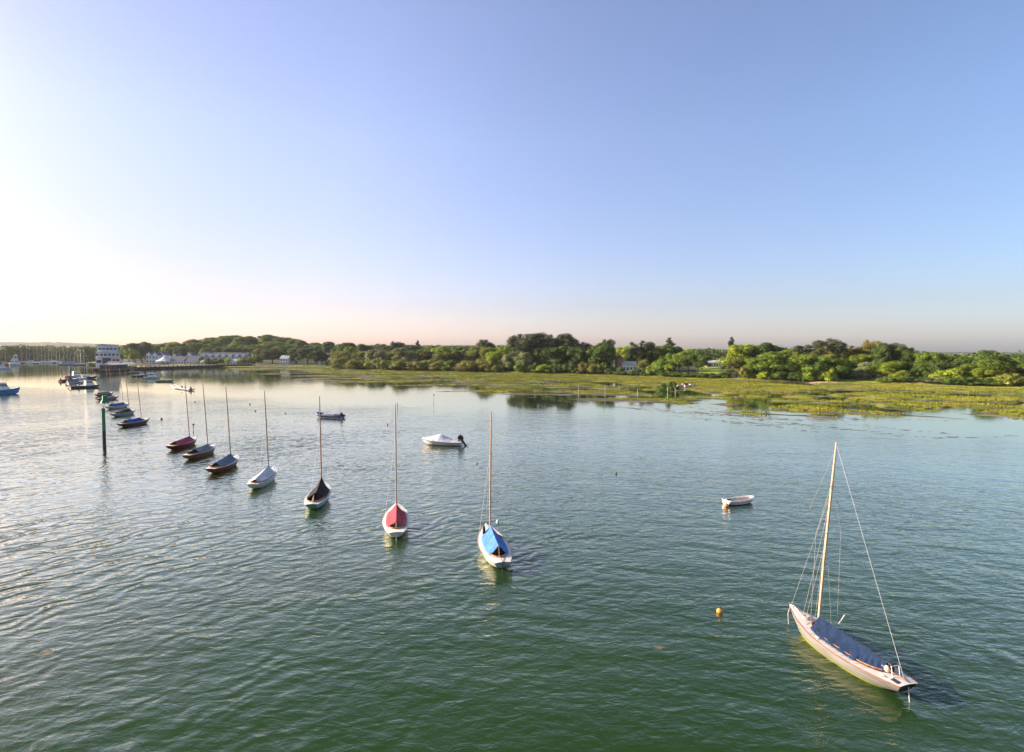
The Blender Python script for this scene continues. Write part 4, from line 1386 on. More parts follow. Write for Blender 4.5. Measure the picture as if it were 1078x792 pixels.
# ------------------------------------------------------------------ foliage
def leaf_mat(name, c_dark, c_light, trans=0.25):
    m, n_, l_, b_ = new_mat(name)
    tc = n_.new('ShaderNodeTexCoord')
    oi = n_.new('ShaderNodeObjectInfo')
    t = n_.new('ShaderNodeTexNoise')
    t.inputs['Scale'].default_value, t.inputs['Detail'].default_value = 0.55, 5
    mp = n_.new('ShaderNodeVectorMath')
    mp.operation = 'ADD'
    l_.new(tc.outputs['Object'], mp.inputs[0])
    l_.new(oi.outputs['Random'], mp.inputs[1])
    l_.new(mp.outputs[0], t.inputs['Vector'])
    cr = n_.new('ShaderNodeValToRGB')
    cr.color_ramp.elements[0].position, cr.color_ramp.elements[0].color = 0.33, (*c_dark, 1)
    cr.color_ramp.elements[1].position, cr.color_ramp.elements[1].color = 0.66, (*c_light, 1)
    l_.new(t.outputs[0], cr.inputs[0])
    hs = n_.new('ShaderNodeHueSaturation')
    gi = n_.new('ShaderNodeNewGeometry')
    mi_ = n_.new('ShaderNodeMapRange')
    mi_.inputs[3].default_value, mi_.inputs[4].default_value = 0.55, 1.5
    l_.new(gi.outputs['Random Per Island'], mi_.inputs[0])
    mv = n_.new('ShaderNodeMath')
    mv.operation = 'MULTIPLY'
    l_.new(mi_.outputs[0], mv.inputs[1])
    mr = n_.new('ShaderNodeMapRange')
    mr.inputs[3].default_value, mr.inputs[4].default_value = 0.75, 1.22
    l_.new(oi.outputs['Random'], mr.inputs[0])
    l_.new(mr.outputs[0], mv.inputs[0])
    l_.new(mv.outputs[0], hs.inputs['Value'])
    l_.new(cr.outputs[0], hs.inputs['Color'])
    l_.new(hs.outputs[0], b_.inputs['Base Color'])
    b_.inputs['Roughness'].default_value = 0.65
    b_.inputs['Specular IOR Level'].default_value = 0.25
    tr = n_.new('ShaderNodeBsdfTranslucent')
    l_.new(hs.outputs[0], tr.inputs[0])
    mx = n_.new('ShaderNodeMixShader')
    mx.inputs[0].default_value = trans * .6
    l_.new(b_.outputs[0], mx.inputs[1])
    l_.new(tr.outputs[0], mx.inputs[2])
    l_.new(mx.outputs[0], n_['Material Output'].inputs[0])
    return m


LEAF = {
    'pine': leaf_mat('pine_needles', (.032, .048, .020), (.095, .112, .040), .10),
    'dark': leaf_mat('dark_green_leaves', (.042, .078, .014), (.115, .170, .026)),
    'mid': leaf_mat('mid_green_leaves', (.080, .140, .014), (.19, .255, .026)),
    'bright': leaf_mat('yellow_green_leaves', (.17, .23, .014), (.31, .36, .028)),
    'willow': leaf_mat('grey_green_willow_leaves', (.17, .205, .075), (.31, .335, .14)),
    'olive': leaf_mat('olive_leaves', (.125, .145, .020), (.26, .26, .045)),
    'brown': leaf_mat('russet_leaves', (.125, .118, .028), (.25, .215, .050)),
}
BARK = paint('tree_bark', (.09, .065, .045), .9, .4, scale=2, streak=(1, 1, .3))
PINEBARK = paint('pine_bark', (.17, .095, .06), .9, .4, scale=2, streak=(1, 1, .3))


def unit_sphere(n_, rng):
    d = rng.normal(size=(n_, 3))
    return d / np.linalg.norm(d, axis=1, keepdims=True)


_ico = None


def ico():
    global _ico
    if _ico is None:
        import bmesh
        bm = bmesh.new()
        bmesh.ops.create_icosphere(bm, subdivisions=1, radius=1)
        bm.verts.ensure_lookup_table()
        _ico = (np.array([v.co[:] for v in bm.verts]), np.array([[v.index for v in f.verts] for f in bm.faces]))
        bm.free()
    return _ico


def foliage_from_lobes(lobes, rng, per_m2=5.0, leaf=(.34, .62), up_bias=.25):
    """leaf sprays spread through a set of ellipsoidal clumps, each with a dense twiggy heart"""
    PP, FF, off = [], [], 0
    iv, if_ = ico()
    for cx, cy, cz, rx, ry, rz in lobes:
        n_ = int(per_m2 * 4 * math.pi * ((rx * ry + ry * rz + rx * rz) / 3))
        d = unit_sphere(n_, rng)
        d[:, 2] = np.where((d[:, 2] < -.3) & (rng.random(n_) < .6), -d[:, 2], d[:, 2])
        rr_ = rng.uniform(.70, 1.12, n_) + (rng.random(n_) < .14) * rng.uniform(0, .38, n_)
        p = np.stack([cx + d[:, 0] * rx * rr_, cy + d[:, 1] * ry * rr_, cz + d[:, 2] * rz * rr_], -1)
        nn = d / np.array([rx, ry, rz]) + rng.normal(0, .35, (n_, 3))
        nn[:, 2] += up_bias
        nn /= np.linalg.norm(nn, axis=1, keepdims=True)
        tt = np.cross(nn, rng.normal(size=(n_, 3)))
        tt /= np.linalg.norm(tt, axis=1, keepdims=True) + 1e-9
        bb = np.cross(nn, tt)
        s = rng.uniform(*leaf, n_)[:, None]
        q = np.stack([p - tt * s * .5 - bb * s * .25, p + tt * s * .1 - bb * s * .5, p + tt * s * .55 + bb * s * .1, p - tt * s * .1 + bb * s * .5], 1).reshape(-1, 3)
        PP.append(q)
        f = np.arange(n_ * 4).reshape(-1, 4) + off
        FF.append(f)
        off += n_ * 4
        c_ = iv * np.array([rx, ry, rz]) * .66 * rng.uniform(.8, 1.05, (len(iv), 1)) + np.array([cx, cy, cz])
        PP.append(c_)
        FF.append(np.concatenate([if_, if_[:, 2:3]], 1) + off)
        off += len(iv)
    return np.concatenate(PP), np.concatenate(FF)


def tri_quads(name, V, F, mat):
    """mixed mesh: quads whose last two indices agree are triangles"""
    me = bpy.data.meshes.new(name)
    tri = F[:, 2] == F[:, 3]
    tot = np.where(tri, 3, 4).astype(np.int32)
    loops = np.concatenate([F[i][:t] for i, t in enumerate(tot)]) if False else None
    flat = F.ravel()
    keep = np.ones(F.shape, bool)
    keep[tri, 3] = False
    loops = flat[keep.ravel()].astype(np.int32)
    me.vertices.add(len(V))
    me.vertices.foreach_set('co', V.astype(np.float32).ravel())
    me.loops.add(len(loops))
    me.loops.foreach_set('vertex_index', loops)
    me.polygons.add(len(F))
    st = np.concatenate([[0], np.cumsum(tot)[:-1]]).astype(np.int32)
    me.polygons.foreach_set('loop_start', st)
    me.materials.append(mat)
    me.update(calc_edges=True)
    return me


def lobes_round(rng, H, W, base, nl=46, flat=1.0, size=(.13, .22)):
    """clumps over and inside an uneven domed volume: total height H, width W, foliage from base up"""
    out = []
    ch = H - base
    sub = [(rng.uniform(-.22, .22) * W, rng.uniform(-.22, .22) * W, rng.uniform(.25, .75), rng.uniform(.6, .9)) for _ in range(4)]
    for k in range(nl):
        d = unit_sphere(1, rng)[0]
        if d[2] < -.55:
            d[2] = -d[2]
        sx, sy, sz, sc = sub[k % 4]
        rad = rng.uniform(.55, 1.0) ** .6
        s = rng.uniform(*size) * W
        s = min(s, ch * .3)
        x = sx + d[0] * (W / 2 * sc - s * .6) * rad
        y = sy + d[1] * (W / 2 * sc - s * .6) * rad
        lim = W / 2 - s * .5
        rxy = math.hypot(x, y)
        if rxy > lim:
            x, y = x * lim / rxy, y * lim / rxy
        z = base + ch * (.5 + (sz - .5) * .5) + d[2] * (ch / 2 - s * .5) * rad * (1.0 if d[2] > 0 else .95)
        z = min(max(z, base + s * .6), H - s * .75)
        out.append((x, y, z, s * rng.uniform(.85, 1.1), s * rng.uniform(.85, 1.1), s * rng.uniform(.62, .95) * flat))
    return out


def lobes_pine(rng, H, W):
    """a broad clumped head on a bare lower trunk"""
    out = []
    nl = 24
    for k in range(nl):
        a_ = rng.uniform(0, 2 * math.pi)
        u = rng.uniform(0, 1) ** .5
        r_ = W / 2 * u * .86
        s = W * rng.uniform(.09, .165)
        dome = math.sqrt(max(1 - (r_ / (W / 2)) ** 2, 0))
        z = H * (.52 + .44 * dome * rng.uniform(.25, 1.0)) - s * .35
        out.append((r_ * math.cos(a_), r_ * math.sin(a_), min(z, H - s * .5), s, s, s * .72))
    for k in range(7):
        a_ = rng.uniform(0, 2 * math.pi)
        r_ = W / 2 * rng.uniform(.25, .75)
        s = W * rng.uniform(.08, .13)
        out.append((r_ * math.cos(a_), r_ * math.sin(a_), H * rng.uniform(.40, .60), s, s, s * .5))
    return out


def lobes_cone(rng, H, W):
    out = []
    for k in range(60):
        f = rng.uniform(0, 1) ** .8
        z = H * (.08 + .88 * f)
        r_ = W / 2 * (1 - f) ** .8 * rng.uniform(.35, .9)
        a_ = rng.uniform(0, 2 * math.pi)
        s = W * rng.uniform(.10, .17) * (1.15 - .6 * f)
        out.append((r_ * math.cos(a_), r_ * math.sin(a_), min(z, H - s * .6), s, s, s * .5))
    return out


def lobes_bush(rng, H, W):
    out = []
    for k in range(26):
        a_ = rng.uniform(0, 2 * math.pi)
        r_ = W / 2 * math.sqrt(rng.uniform(0, 1)) * .82
        s = W * rng.uniform(.10, .19)
        top = H * (1 - (r_ / (W / 2)) ** 2 * .55)
        out.append((r_ * math.cos(a_), r_ * math.sin(a_), max(rng.uniform(.25, 1.0) * top - s * .4, s * .4), s, s, min(s * .8, H * .25)))
    return out


def trunk_mesh(name, rng, H, W, split, pine, mat):
    mb = MB()
    r0 = .022 * H if pine else .032 * H
    top = Vector((rng.uniform(-.04, .04) * W, rng.uniform(-.04, .04) * W, H * (.80 if pine else .62)))
    mid_ = Vector((rng.uniform(-.05, .05) * W, rng.uniform(-.05, .05) * W, H * .32))
    mb.tube([(0, 0, -.8), (0, 0, .2), mid_, top], [r0 * 1.3, r0, r0 * .72, r0 * .25], 7)
    for k in range(9 if pine else 8):
        f = rng.uniform(.45 if pine else .2, .74 if pine else .92)
        st = mid_.lerp(top, (f - .32) / .6) if f > .32 else mid_ * (f / .32)
        a_ = rng.uniform(0, 2 * math.pi)
        ln = W * rng.uniform(.18, .30) if pine else W * rng.uniform(.20, .34)
        en = st + Vector((math.cos(a_) * ln, math.sin(a_) * ln, H * rng.uniform(.03, .12)))
        mb.tube([st, st.lerp(en, .5) + Vector((0, 0, H * .03)), en], [r0 * .38, r0 * .26, r0 * .1], 5)
    o = mb.build(name, mat, None, smooth=True)
    me = o.data
    bpy.data.objects.remove(o)
    return me


PROTO = {}


def make_proto(shape, k):
    rng = np.random.default_rng(hash((len(shape), ord(shape[0]), ord(shape[1]), k)) % 100000)
    if shape == 'pine':
        H, W = 20, 15
        lb = lobes_pine(rng, H, W)
        args = dict(per_m2=11, leaf=(.22, .42), up_bias=.5)
    elif shape == 'cone':
        H, W = 16, 11
        lb = lobes_cone(rng, H, W)
        args = dict(per_m2=10, leaf=(.24, .44), up_bias=.3)
    elif shape == 'bush':
        H, W = 5, 8
        lb = lobes_bush(rng, H, W)
        args = dict(per_m2=13, leaf=(.16, .33))
    elif shape == 'open':
        H, W = 12, 13
        lb = lobes_round(rng, H, W, 2.8, 36, size=(.09, .19))
        args = dict(per_m2=10.5, leaf=(.24, .46))
    else:
        H, W = 14, 12
        lb = lobes_round(rng, H, W, .4, 50, size=(.09, .20))
        args = dict(per_m2=10.5, leaf=(.24, .46))
    V, F = foliage_from_lobes(lb, rng, **args)
    zmax, wmax = np.percentile(V[:, 2], 99.7), np.percentile(np.abs(V[:, 0]), 99)
    cm = tri_quads('crown', V, F, LEAF['mid'])
    tm = trunk_mesh('trunk', rng, H, W, .4, shape == 'pine', PINEBARK if shape == 'pine' else BARK)
    return cm, tm, zmax, wmax * 2


for s_, c_ in (('pine', 4), ('cone', 2), ('bush', 4), ('open', 3), ('round', 5)):
    PROTO[s_] = [make_proto(s_, k) for k in range(c_)]

KINDS = {
    'mdark': ('bush', 'dark', 'marsh_bush', 'dark bush standing out on the open marsh', 'bush'),  # kind: (shape, leaf, name, phrase, category)
    'pine': ('pine', 'pine', 'pine_tree', 'dark flat-topped pine', 'tree'),
    'cone': ('cone', 'pine', 'conifer_tree', 'dark pointed conifer', 'tree'),
    'rpine': ('pine', 'brown', 'pine_tree', 'brownish pine', 'tree'),
    'dark': ('round', 'dark', 'leafy_tree', 'dark green rounded tree', 'tree'),
    'mid': ('round', 'mid', 'leafy_tree', 'mid green rounded tree', 'tree'),
    'bright': ('round', 'bright', 'leafy_tree', 'yellow green rounded tree', 'tree'),
    'willow': ('round', 'willow', 'willow_tree', 'pale grey green willow', 'tree'),
    'olive': ('round', 'olive', 'leafy_tree', 'olive green rounded tree', 'tree'),
    'brown': ('round', 'brown', 'leafy_tree', 'brownish rounded tree', 'tree'),
    'omid': ('open', 'mid', 'leafy_tree', 'spreading green tree on a bare trunk', 'tree'),
    'odark': ('open', 'dark', 'leafy_tree', 'spreading dark green tree on a bare trunk', 'tree'),
    'bdark': ('bush', 'dark', 'shoreline_bush', 'low dark green bush', 'bush'),
    'bmid': ('bush', 'mid', 'shoreline_bush', 'low mid green bush', 'bush'),
    'bbright': ('bush', 'bright', 'shoreline_bush', 'low yellow green bush', 'bush'),
    'bolive': ('bush', 'olive', 'shoreline_bush', 'low olive green bush', 'bush'),
    'bbrown': ('bush', 'brown', 'shoreline_bush', 'low brownish bush', 'bush'),
    'bwillow': ('bush', 'willow', 'shoreline_bush', 'low pale grey green bush', 'bush'),
}
# survey of the shore: x in the photograph, height of the top, width, metres behind the firm shore, kind
T = [
    # behind the clubhouse and the village
    (129, 365, 14, 60, 'mid'), (136, 363.5, 12, 50, 'bright'), (143, 361.5, 16, 40, 'dark'), (150, 360.3, 18, 40, 'dark'), (141, 368, 14, 20, 'bright'), (159, 365, 16, 60, 'olive'),
    (171, 362, 20, 120, 'mid'), (183, 360.3, 20, 120, 'bright'), (193, 365.0, 18, 70, 'dark'), (201, 357.4, 20, 190, 'brown'), (190, 362, 16, 160, 'mid'), (178, 365.5, 12, 70, 'bright'),
    (209, 361, 18, 120, 'mid'), (214, 357, 20, 200, 'bright'), (222, 355.5, 20, 240, 'mid'), (235, 354, 24, 240, 'mid'), (247, 353.3, 22, 250, 'dark'), (256, 355, 20, 200, 'mid'),
    (228, 361, 20, 150, 'mid'), (236, 364.5, 20, 110, 'dark'), (248, 362, 20, 150, 'bright'), (244, 366, 20, 100, 'dark'), (258, 364, 22, 110, 'mid'), (218, 366.5, 14, 90, 'bright'),
    (268, 354.3, 24, 250, 'mid'), (280, 352.5, 14, 230, 'pine'), (289, 352.8, 26, 230, 'mid'), (300, 355.5, 22, 220, 'dark'), (310, 357.5, 20, 200, 'mid'), (319, 359, 18, 190, 'dark'),
    (270, 363, 20, 110, 'mid'), (280, 361, 20, 130, 'bright'), (292, 360, 24, 140, 'bright'), (303, 363, 22, 120, 'mid'), (276, 367.0, 18, 40, 'brown'), (287, 367.3, 20, 25, 'dark'), (297, 366, 18, 70, 'dark'),
    (312, 367, 18, 40, 'dark'), (323, 366.2, 24, 25, 'dark'), (334, 369, 18, 22, 'dark'), (318, 364, 18, 120, 'dark'), (330, 361, 18, 190, 'mid'), (338, 362.5, 14, 140, 'dark'), (347, 360, 16, 150, 'dark'), (341, 371, 14, 30, 'dark'),
    (306, 373.5, 10, 22, 'dark'), (269, 373, 12, 20, 'bmid'), (262, 376, 14, 15, 'bolive'), (234, 376.5, 12, 12, 'bolive'), (222, 377.2, 16, 10, 'bdark'), (241, 377, 10, 10, 'bbright'), (214, 377, 10, 14, 'bdark'), (255, 377.5, 10, 8, 'bbright'),
    # the scrubby wood
    (357, 364, 18, 90, 'mid'), (366, 361, 16, 150, 'dark'), (354, 370, 16, 25, 'brown'), (364, 370, 22, 25, 'olive'), (373, 365.5, 18, 60, 'bright'), (359, 376, 20, 6, 'bolive'), (376, 378, 22, 4, 'bolive'), (368, 375, 16, 14, 'bbrown'), (348, 379, 12, 10, 'bdark'),
    (384, 362.5, 16, 150, 'dark'), (383, 370, 18, 30, 'olive'), (394, 368.5, 24, 22, 'willow'), (402, 362.0, 16, 140, 'pine'), (397, 376.5, 14, 8, 'bwillow'), (404, 379, 14, 4, 'bolive'), (389, 378.5, 12, 6, 'bbright'),
    (411, 364, 18, 120, 'dark'), (420, 359.7, 16, 150, 'pine'), (427, 366.5, 24, 24, 'willow'), (412, 370, 18, 40, 'olive'), (420, 378.5, 20, 4, 'bolive'), (411, 379.5, 14, 6, 'bbright'), (440, 358.6, 11, 150, 'cone'), (433, 363.5, 16, 130, 'dark'),
    (441, 368, 20, 40, 'mid'), (437, 380, 24, 4, 'bbrown'), (447, 379, 22, 4, 'bolive'), (450, 363.8, 20, 130, 'mid'), (455, 370, 22, 40, 'brown'), (463, 364.5, 20, 120, 'bright'), (466, 371.5, 20, 30, 'olive'), (474, 379, 16, 5, 'bmid'), (461, 380, 18, 4, 'bbrown'),
    (474, 365, 20, 110, 'mid'), (482, 369.5, 20, 40, 'brown'), (488, 365.5, 22, 80, 'mid'), (497, 367.5, 20, 60, 'dark'), (493, 379.5, 24, 4, 'bbrown'), (502, 378, 28, 5, 'bolive'), (484, 382, 14, 3, 'bbrown'),
    (510.5, 357.6, 18, 60, 'pine'), (504, 365, 20, 50, 'olive'), (513, 366, 20, 40, 'bright'), (521, 370.5, 18, 10, 'bright'), (527, 364, 18, 90, 'bright'), (514, 380, 18, 3, 'bbrown'), (535.5, 371.5, 17, 8, 'willow'), (533, 365, 18, 60, 'bright'), (544, 367, 16, 50, 'mid'),
    (524, 384, 14, 2, 'bmid'),
    # the tall pines
    (553, 352, 28, 26, 'pine'), (561, 350.6, 36, 22, 'pine'), (572, 352.5, 26, 34, 'pine'), (592, 351.3, 30, 24, 'pine'), (581, 357.5, 22, 40, 'pine'), (603, 357, 20, 44, 'pine'), (615, 360.3, 20, 26, 'pine'), (640, 357.2, 15, 22, 'pine'),
    (552, 371, 18, 8, 'willow'), (557, 366, 22, 16, 'dark'), (570, 365, 24, 14, 'dark'), (582, 366, 22, 12, 'dark'), (594, 364.5, 24, 14, 'dark'), (606, 366, 20, 12, 'dark'), (616, 369, 18, 20, 'dark'), (632, 361.5, 30, 10, 'dark'), (626, 364.5, 18, 24, 'brown'),
    (548, 380, 14, 3, 'bmid'), (571, 383.5, 18, 3, 'bbright'), (561, 382, 14, 4, 'bdark'), (585, 382, 16, 4, 'bdark'), (599, 381, 16, 4, 'bdark'), (615.5, 381, 14, 3, 'bbrown'), (608, 385, 12, 2, 'bdark'), (627, 383, 16, 3, 'bolive'), (640, 384, 14, 4, 'bdark'),
    # cottage and lawn trees
    (659, 364.8, 20, 70, 'bright'), (674, 359, 24, 36, 'pine'), (667, 369, 16, 44, 'dark'), (681, 367, 18, 40, 'dark'), (690, 364.8, 18, 60, 'bright'), (704, 355.8, 23, 50, 'cone'), (699, 364, 18, 40, 'mid'), (711, 365, 16, 60, 'dark'),
    (680, 379, 16, 12, 'olive'), (694, 378, 18, 8, 'bmid'), (688, 385, 16, 3, 'bmid'), (704, 383, 14, 6, 'bbright'), (713, 371.5, 24, 16, 'omid'), (724, 370.5, 26, 16, 'omid'), (735, 370.8, 22, 18, 'odark'), (723, 367.5, 14, 80, 'bright'), (738, 369, 12, 90, 'dark'),
    (700, 390, 16, 2, 'bdark'), (712, 391.5, 18, 2, 'bdark'), (726, 392, 18, 2, 'bdark'), (740, 392.5, 16, 2, 'bdark'), (752, 392.8, 14, 2, 'bdark'), (762, 391.3, 14, 3, 'bdark'), (666, 389.0, 12, 3, 'bmid'), (653, 386, 8, 3, 'bdark'), (656, 390.5, 16, 2, 'bdark'), (668, 391, 16, 2, 'bdark'), (681, 391, 14, 2, 'bdark'), (646, 390.5, 12, 2, 'bdark'),
    # dense wood right of the lawn
    (769.5, 355.3, 18, 50, 'cone'), (781, 363, 30, 20, 'bright'), (775, 378, 18, 6, 'olive'), (793, 366, 22, 20, 'dark'), (802, 363.5, 22, 40, 'mid'), (811, 361.2, 28, 40, 'dark'), (816, 370.5, 30, 6, 'mid'), (797, 377, 20, 5, 'mid'), (788, 384, 16, 3, 'bolive'), (806, 391, 14, 2, 'bbright'), (830, 368.5, 18, 22, 'bright'),
    (824, 366.5, 18, 44, 'dark'), (844, 363.3, 26, 34, 'pine'), (838, 371, 20, 20, 'olive'), (849, 373.5, 30, 6, 'mid'), (833, 383, 20, 3, 'dark'), (860, 370, 20, 22, 'brown'), (873, 356.6, 31, 30, 'pine'), (866, 361, 18, 40, 'pine'), (877, 373.5, 28, 6, 'mid'), (872, 387, 18, 2, 'bbright'), (865, 381, 18, 4, 'dark'), (853, 389, 16, 2, 'bmid'), (820, 389, 16, 2, 'bdark'), (840, 391, 16, 2, 'bdark'), (884, 366, 18, 30, 'brown'),
    # behind the grass slope
    (893, 364.3, 24, 40, 'rpine'), (904, 373, 20, 28, 'bright'), (911, 362.3, 20, 45, 'rpine'), (922, 358.2, 24, 40, 'rpine'), (938, 361.2, 24, 36, 'pine'), (930, 364, 20, 30, 'dark'), (948, 366, 20, 40, 'dark'), (957, 366, 24, 34, 'dark'), (968, 370, 16, 40, 'pine'),
    (894, 380, 20, 24, 'dark'), (914, 381.5, 20, 18, 'willow'), (922, 383, 18, 16, 'mid'), (935, 381, 20, 14, 'bright'), (928, 376, 20, 26, 'dark'), (946, 380, 18, 24, 'dark'), (948, 390, 20, 6, 'bbright'), (939, 396, 16, 3, 'bmid'), (955, 396.5, 16, 3, 'bdark'), (965, 384.5, 16, 22, 'bdark'), (930, 398, 14, 3, 'bmid'), (909, 392, 14, 14, 'bwillow'), (900, 391, 14, 16, 'bdark'),
    # far right
    (981, 371, 26, 28, 'mid'), (974, 383, 18, 16, 'mid'), (990, 379, 18, 16, 'dark'), (1005, 375.5, 26, 30, 'dark'), (994, 374.5, 18, 44, 'mid'), (1001, 387.5, 28, 7, 'bbright'), (1018, 376.8, 24, 34, 'dark'), (1016, 383, 26, 14, 'mid'), (1030, 379, 20, 24, 'mid'), (1045, 369.2, 30, 16, 'dark'), (1044, 379, 24, 8, 'mid'), (1034, 388, 20, 5, 'bright'),
    (1062, 380, 22, 20, 'dark'), (1070, 378, 24, 30, 'mid'), (1056, 384, 20, 8, 'olive'), (1060, 393, 26, 3, 'bolive'), (1076, 397, 18, 3, 'bolive'), (1090, 381, 26, 14, 'mid'), (1112, 379, 30, 18, 'dark'), (1138, 380, 32, 12, 'mid'), (1166, 383, 32, 10, 'olive'),
    (975, 397, 18, 3, 'bdark'), (986, 397, 20, 3, 'bwillow'), (1000, 397.5, 20, 2, 'bdark'), (1012, 396.5, 22, 2, 'bdark'), (1024, 397, 22, 2, 'bdark'), (1037, 398.5, 20, 2, 'bdark'), (1048, 400, 18, 2, 'bmid'), (1090, 399, 22, 3, 'bdark'), (1115, 400, 24, 3, 'bmid'),
]
T += [(700.5, 404.3, 12, -84, 'mdark'), (708.5, 405.6, 12, -90, 'mdark')]
SPANS = [(-999, 100, 'behind the marina'), (100, 160, 'behind the clubhouse'), (160, 212, 'behind the slate roofs'), (212, 268, 'by the long white terrace'),
         (268, 345, 'round the small white villa'), (345, 405, 'at the start of the scrubby shore'), (405, 460, 'on the middle scrubby shore'), (460, 545, 'on the scrubby shore'), (545, 645, 'in the tall pine stand'),
         (645, 690, 'beside the white cottage'), (690, 740, 'between cottage and open lawn'), (740, 776, 'at the open lawn'), (776, 830, 'in the wood past the lawn'), (830, 888, 'under the big twin pine crowns'),
         (888, 970, 'behind the pink sand strip'), (970, 1030, 'along the dark hedge'), (1030, 1400, 'at the right end of the shore')]
ORD = ['first', 'second', 'third', 'fourth', 'fifth', 'sixth', 'seventh', 'eighth', 'ninth', 'tenth', 'eleventh', 'twelfth', 'thirteenth', 'fourteenth']
_where = {}
for idx, (px, ty, w, back, kd) in enumerate(T):
    sp = next(s for s in SPANS if s[0] <= px < s[1])[2]
    sp = 'beside the hauled-out dinghies' if kd == 'mdark' else sp
    _where.setdefault((KINDS[kd][3], sp), []).append((px, idx))
LAB = {}
for (ph, sp), lst in _where.items():
    lst.sort()
    for k, (_, idx) in enumerate(lst):
        if len(lst) == 1:
            LAB[idx] = f'{ph} {sp}'
        elif len(lst) == 2:
            LAB[idx] = f'{("left" if k == 0 else "right")} {ph} of two {sp}'
        else:
            LAB[idx] = f'{ORD[k]} {ph} {sp} from the left'
_cnt = {}
for idx, (px, ty, w, back, kd) in enumerate(T):
    shape, leaf, nm, ph, cat = KINDS[kd]
    a_ = az_of(px)
    _, _, rl = shore(a_)
    r_ = float(rl) + back
    x_, y_ = r_ * math.sin(a_), r_ * math.cos(a_)
    zb = land_z(x_, y_)
    zt = Zat(px, ty, r_)
    Hh = max(zt - zb, 1.2)
    Ww = w / FPX * y_ * 1.06
    k = _cnt.get(shape, 0)
    _cnt[shape] = k + 1
    cm, tm, ph_, pw_ = PROTO[shape][k % len(PROTO[shape])]
    zb = max(zb, .05)
    e = empty(nm, (x_, y_, zb), random.uniform(0, 6.28), LAB[idx], cat, 'trees along the far shore' if cat == 'tree' else 'bushes along the far shore')
    for part, me in (('crown', cm), ('trunk', tm)):
        o = bpy.data.objects.new(part, me)
        COL.objects.link(o)
        o.parent = e
        o.scale = (Ww / pw_, Ww / pw_, Hh / ph_)
        if part == 'crown':
            o.material_slots[0].link = 'OBJECT'
            o.material_slots[0].material = LEAF[leaf]


# ------------------------------------------------------------------ far-off woods that read as one mass
def far_wood(name, label, specs, mat, seed, leaf=(1.0, 1.9), per=.55, size=(3.5, 6.5), vary=2.6):
    rng = np.random.default_rng(seed)
    lobes = []
    for x0, x1, y_top0, y_top1, dist, dep, n_ in specs:
        for k in range(n_):
            f = rng.uniform(0, 1)
            px = x0 + (x1 - x0) * f
            a_ = az_of(px)
            r_ = (dist if dist > 100 else float(shore(a_)[2]) + dist) + rng.uniform(0, dep)
            bumpy = float(fbm(np.array([px / 7.0]), np.array([dist / 50.0]), seed, 3)[0])
            zt = Zat(px, y_top0 + (y_top1 - y_top0) * f + (1 - bumpy) * vary + rng.uniform(-.4, 1.0), r_)
            s = rng.uniform(*size)
            z = zt - s * .7
            while z > 0:
                lobes.append((r_ * math.sin(a_) + rng.uniform(-2, 2), r_ * math.cos(a_), z, s, s, s * .75))
                z -= s * 1.1
                if len(lobes) > 4200:
                    break
    V, F = foliage_from_lobes(lobes, rng, per_m2=per, leaf=leaf)
    me = tri_quads(name, V, F, mat)
    o = bpy.data.objects.new(name, me)
    COL.objects.link(o)
    tag(o, label, 'woodland', kind='stuff')


far_wood('far_woodland', 'hazy olive wood behind the marina masts', [(-90, 134, 363.2, 364.4, 760, 120, 360)], LEAF['olive'], 5)
far_wood('far_woodland', 'hazy green wood showing over the scrubby shore and beyond the open lawn', [(330, 560, 362.6, 363.6, 900, 120, 260), (640, 790, 367.5, 367.5, 640, 80, 190), (880, 1180, 372, 374.5, 330, 80, 150), (790, 900, 366.5, 367.5, 420, 60, 60), (640, 745, 369, 370, 420, 50, 60)], LEAF['dark'], 6)
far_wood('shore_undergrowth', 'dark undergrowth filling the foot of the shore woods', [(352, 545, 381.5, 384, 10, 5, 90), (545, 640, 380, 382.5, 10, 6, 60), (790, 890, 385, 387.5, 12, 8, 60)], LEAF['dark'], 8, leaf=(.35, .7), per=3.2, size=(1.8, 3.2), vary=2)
# ------------------------------------------------------------------ buildings
WALLW = paint('white_render', (.80, .78, .74), .8, .14, scale=.5)
SLATEROOF = paint('blue_slate_roof', (.085, .095, .13), .6, .25, scale=1.5)
TILE = paint('clay_tile_roof', (.25, .10, .06), .8, .3, scale=1.5)


def windows(parent, xs, zs_, w, hgt, y, frame=WALLW, name='window'):
    for x in xs:
        for z in zs_:
            fr = MB()
            t = .09
            for dx in (-1, 1):
                fr.box((x + dx * w / 2, y - .03, z), (t, .10, hgt + t))
            for dz in (-1, 1):
                fr.box((x, y - .035, z + dz * hgt / 2), (w - t, .10, t))
            o = fr.build(name, frame, parent)
            MB().box((x, y - .008, z), (w - t, .03, hgt - t)).build('pane', GLASS, o)


def gable_roof(parent, w, d, z, rise, mat, over=.35, along='x', x0=0, y0=0, name='roof'):
    mb = MB()
    W, D = w / 2 + over, d / 2 + over
    if along == 'x':
        pts = [(-W, -D, z - .15), (W, -D, z - .15), (W, D, z - .15), (-W, D, z - .15), (-W, 0, z + rise), (W, 0, z + rise)]
        fs = [(0, 1, 5, 4), (2, 3, 4, 5), (1, 2, 5), (3, 0, 4), (0, 3, 2, 1)]
    else:
        pts = [(-W, -D, z - .15), (W, -D, z - .15), (W, D, z - .15), (-W, D, z - .15), (0, -D, z + rise), (0, D, z + rise)]
        fs = [(1, 2, 5, 4), (3, 0, 4, 5), (0, 1, 4), (2, 3, 5), (0, 3, 2, 1)]
    mb.add([(x + x0, y + y0, q) for x, y, q in pts], fs)
    return mb.build(name, mat, parent)


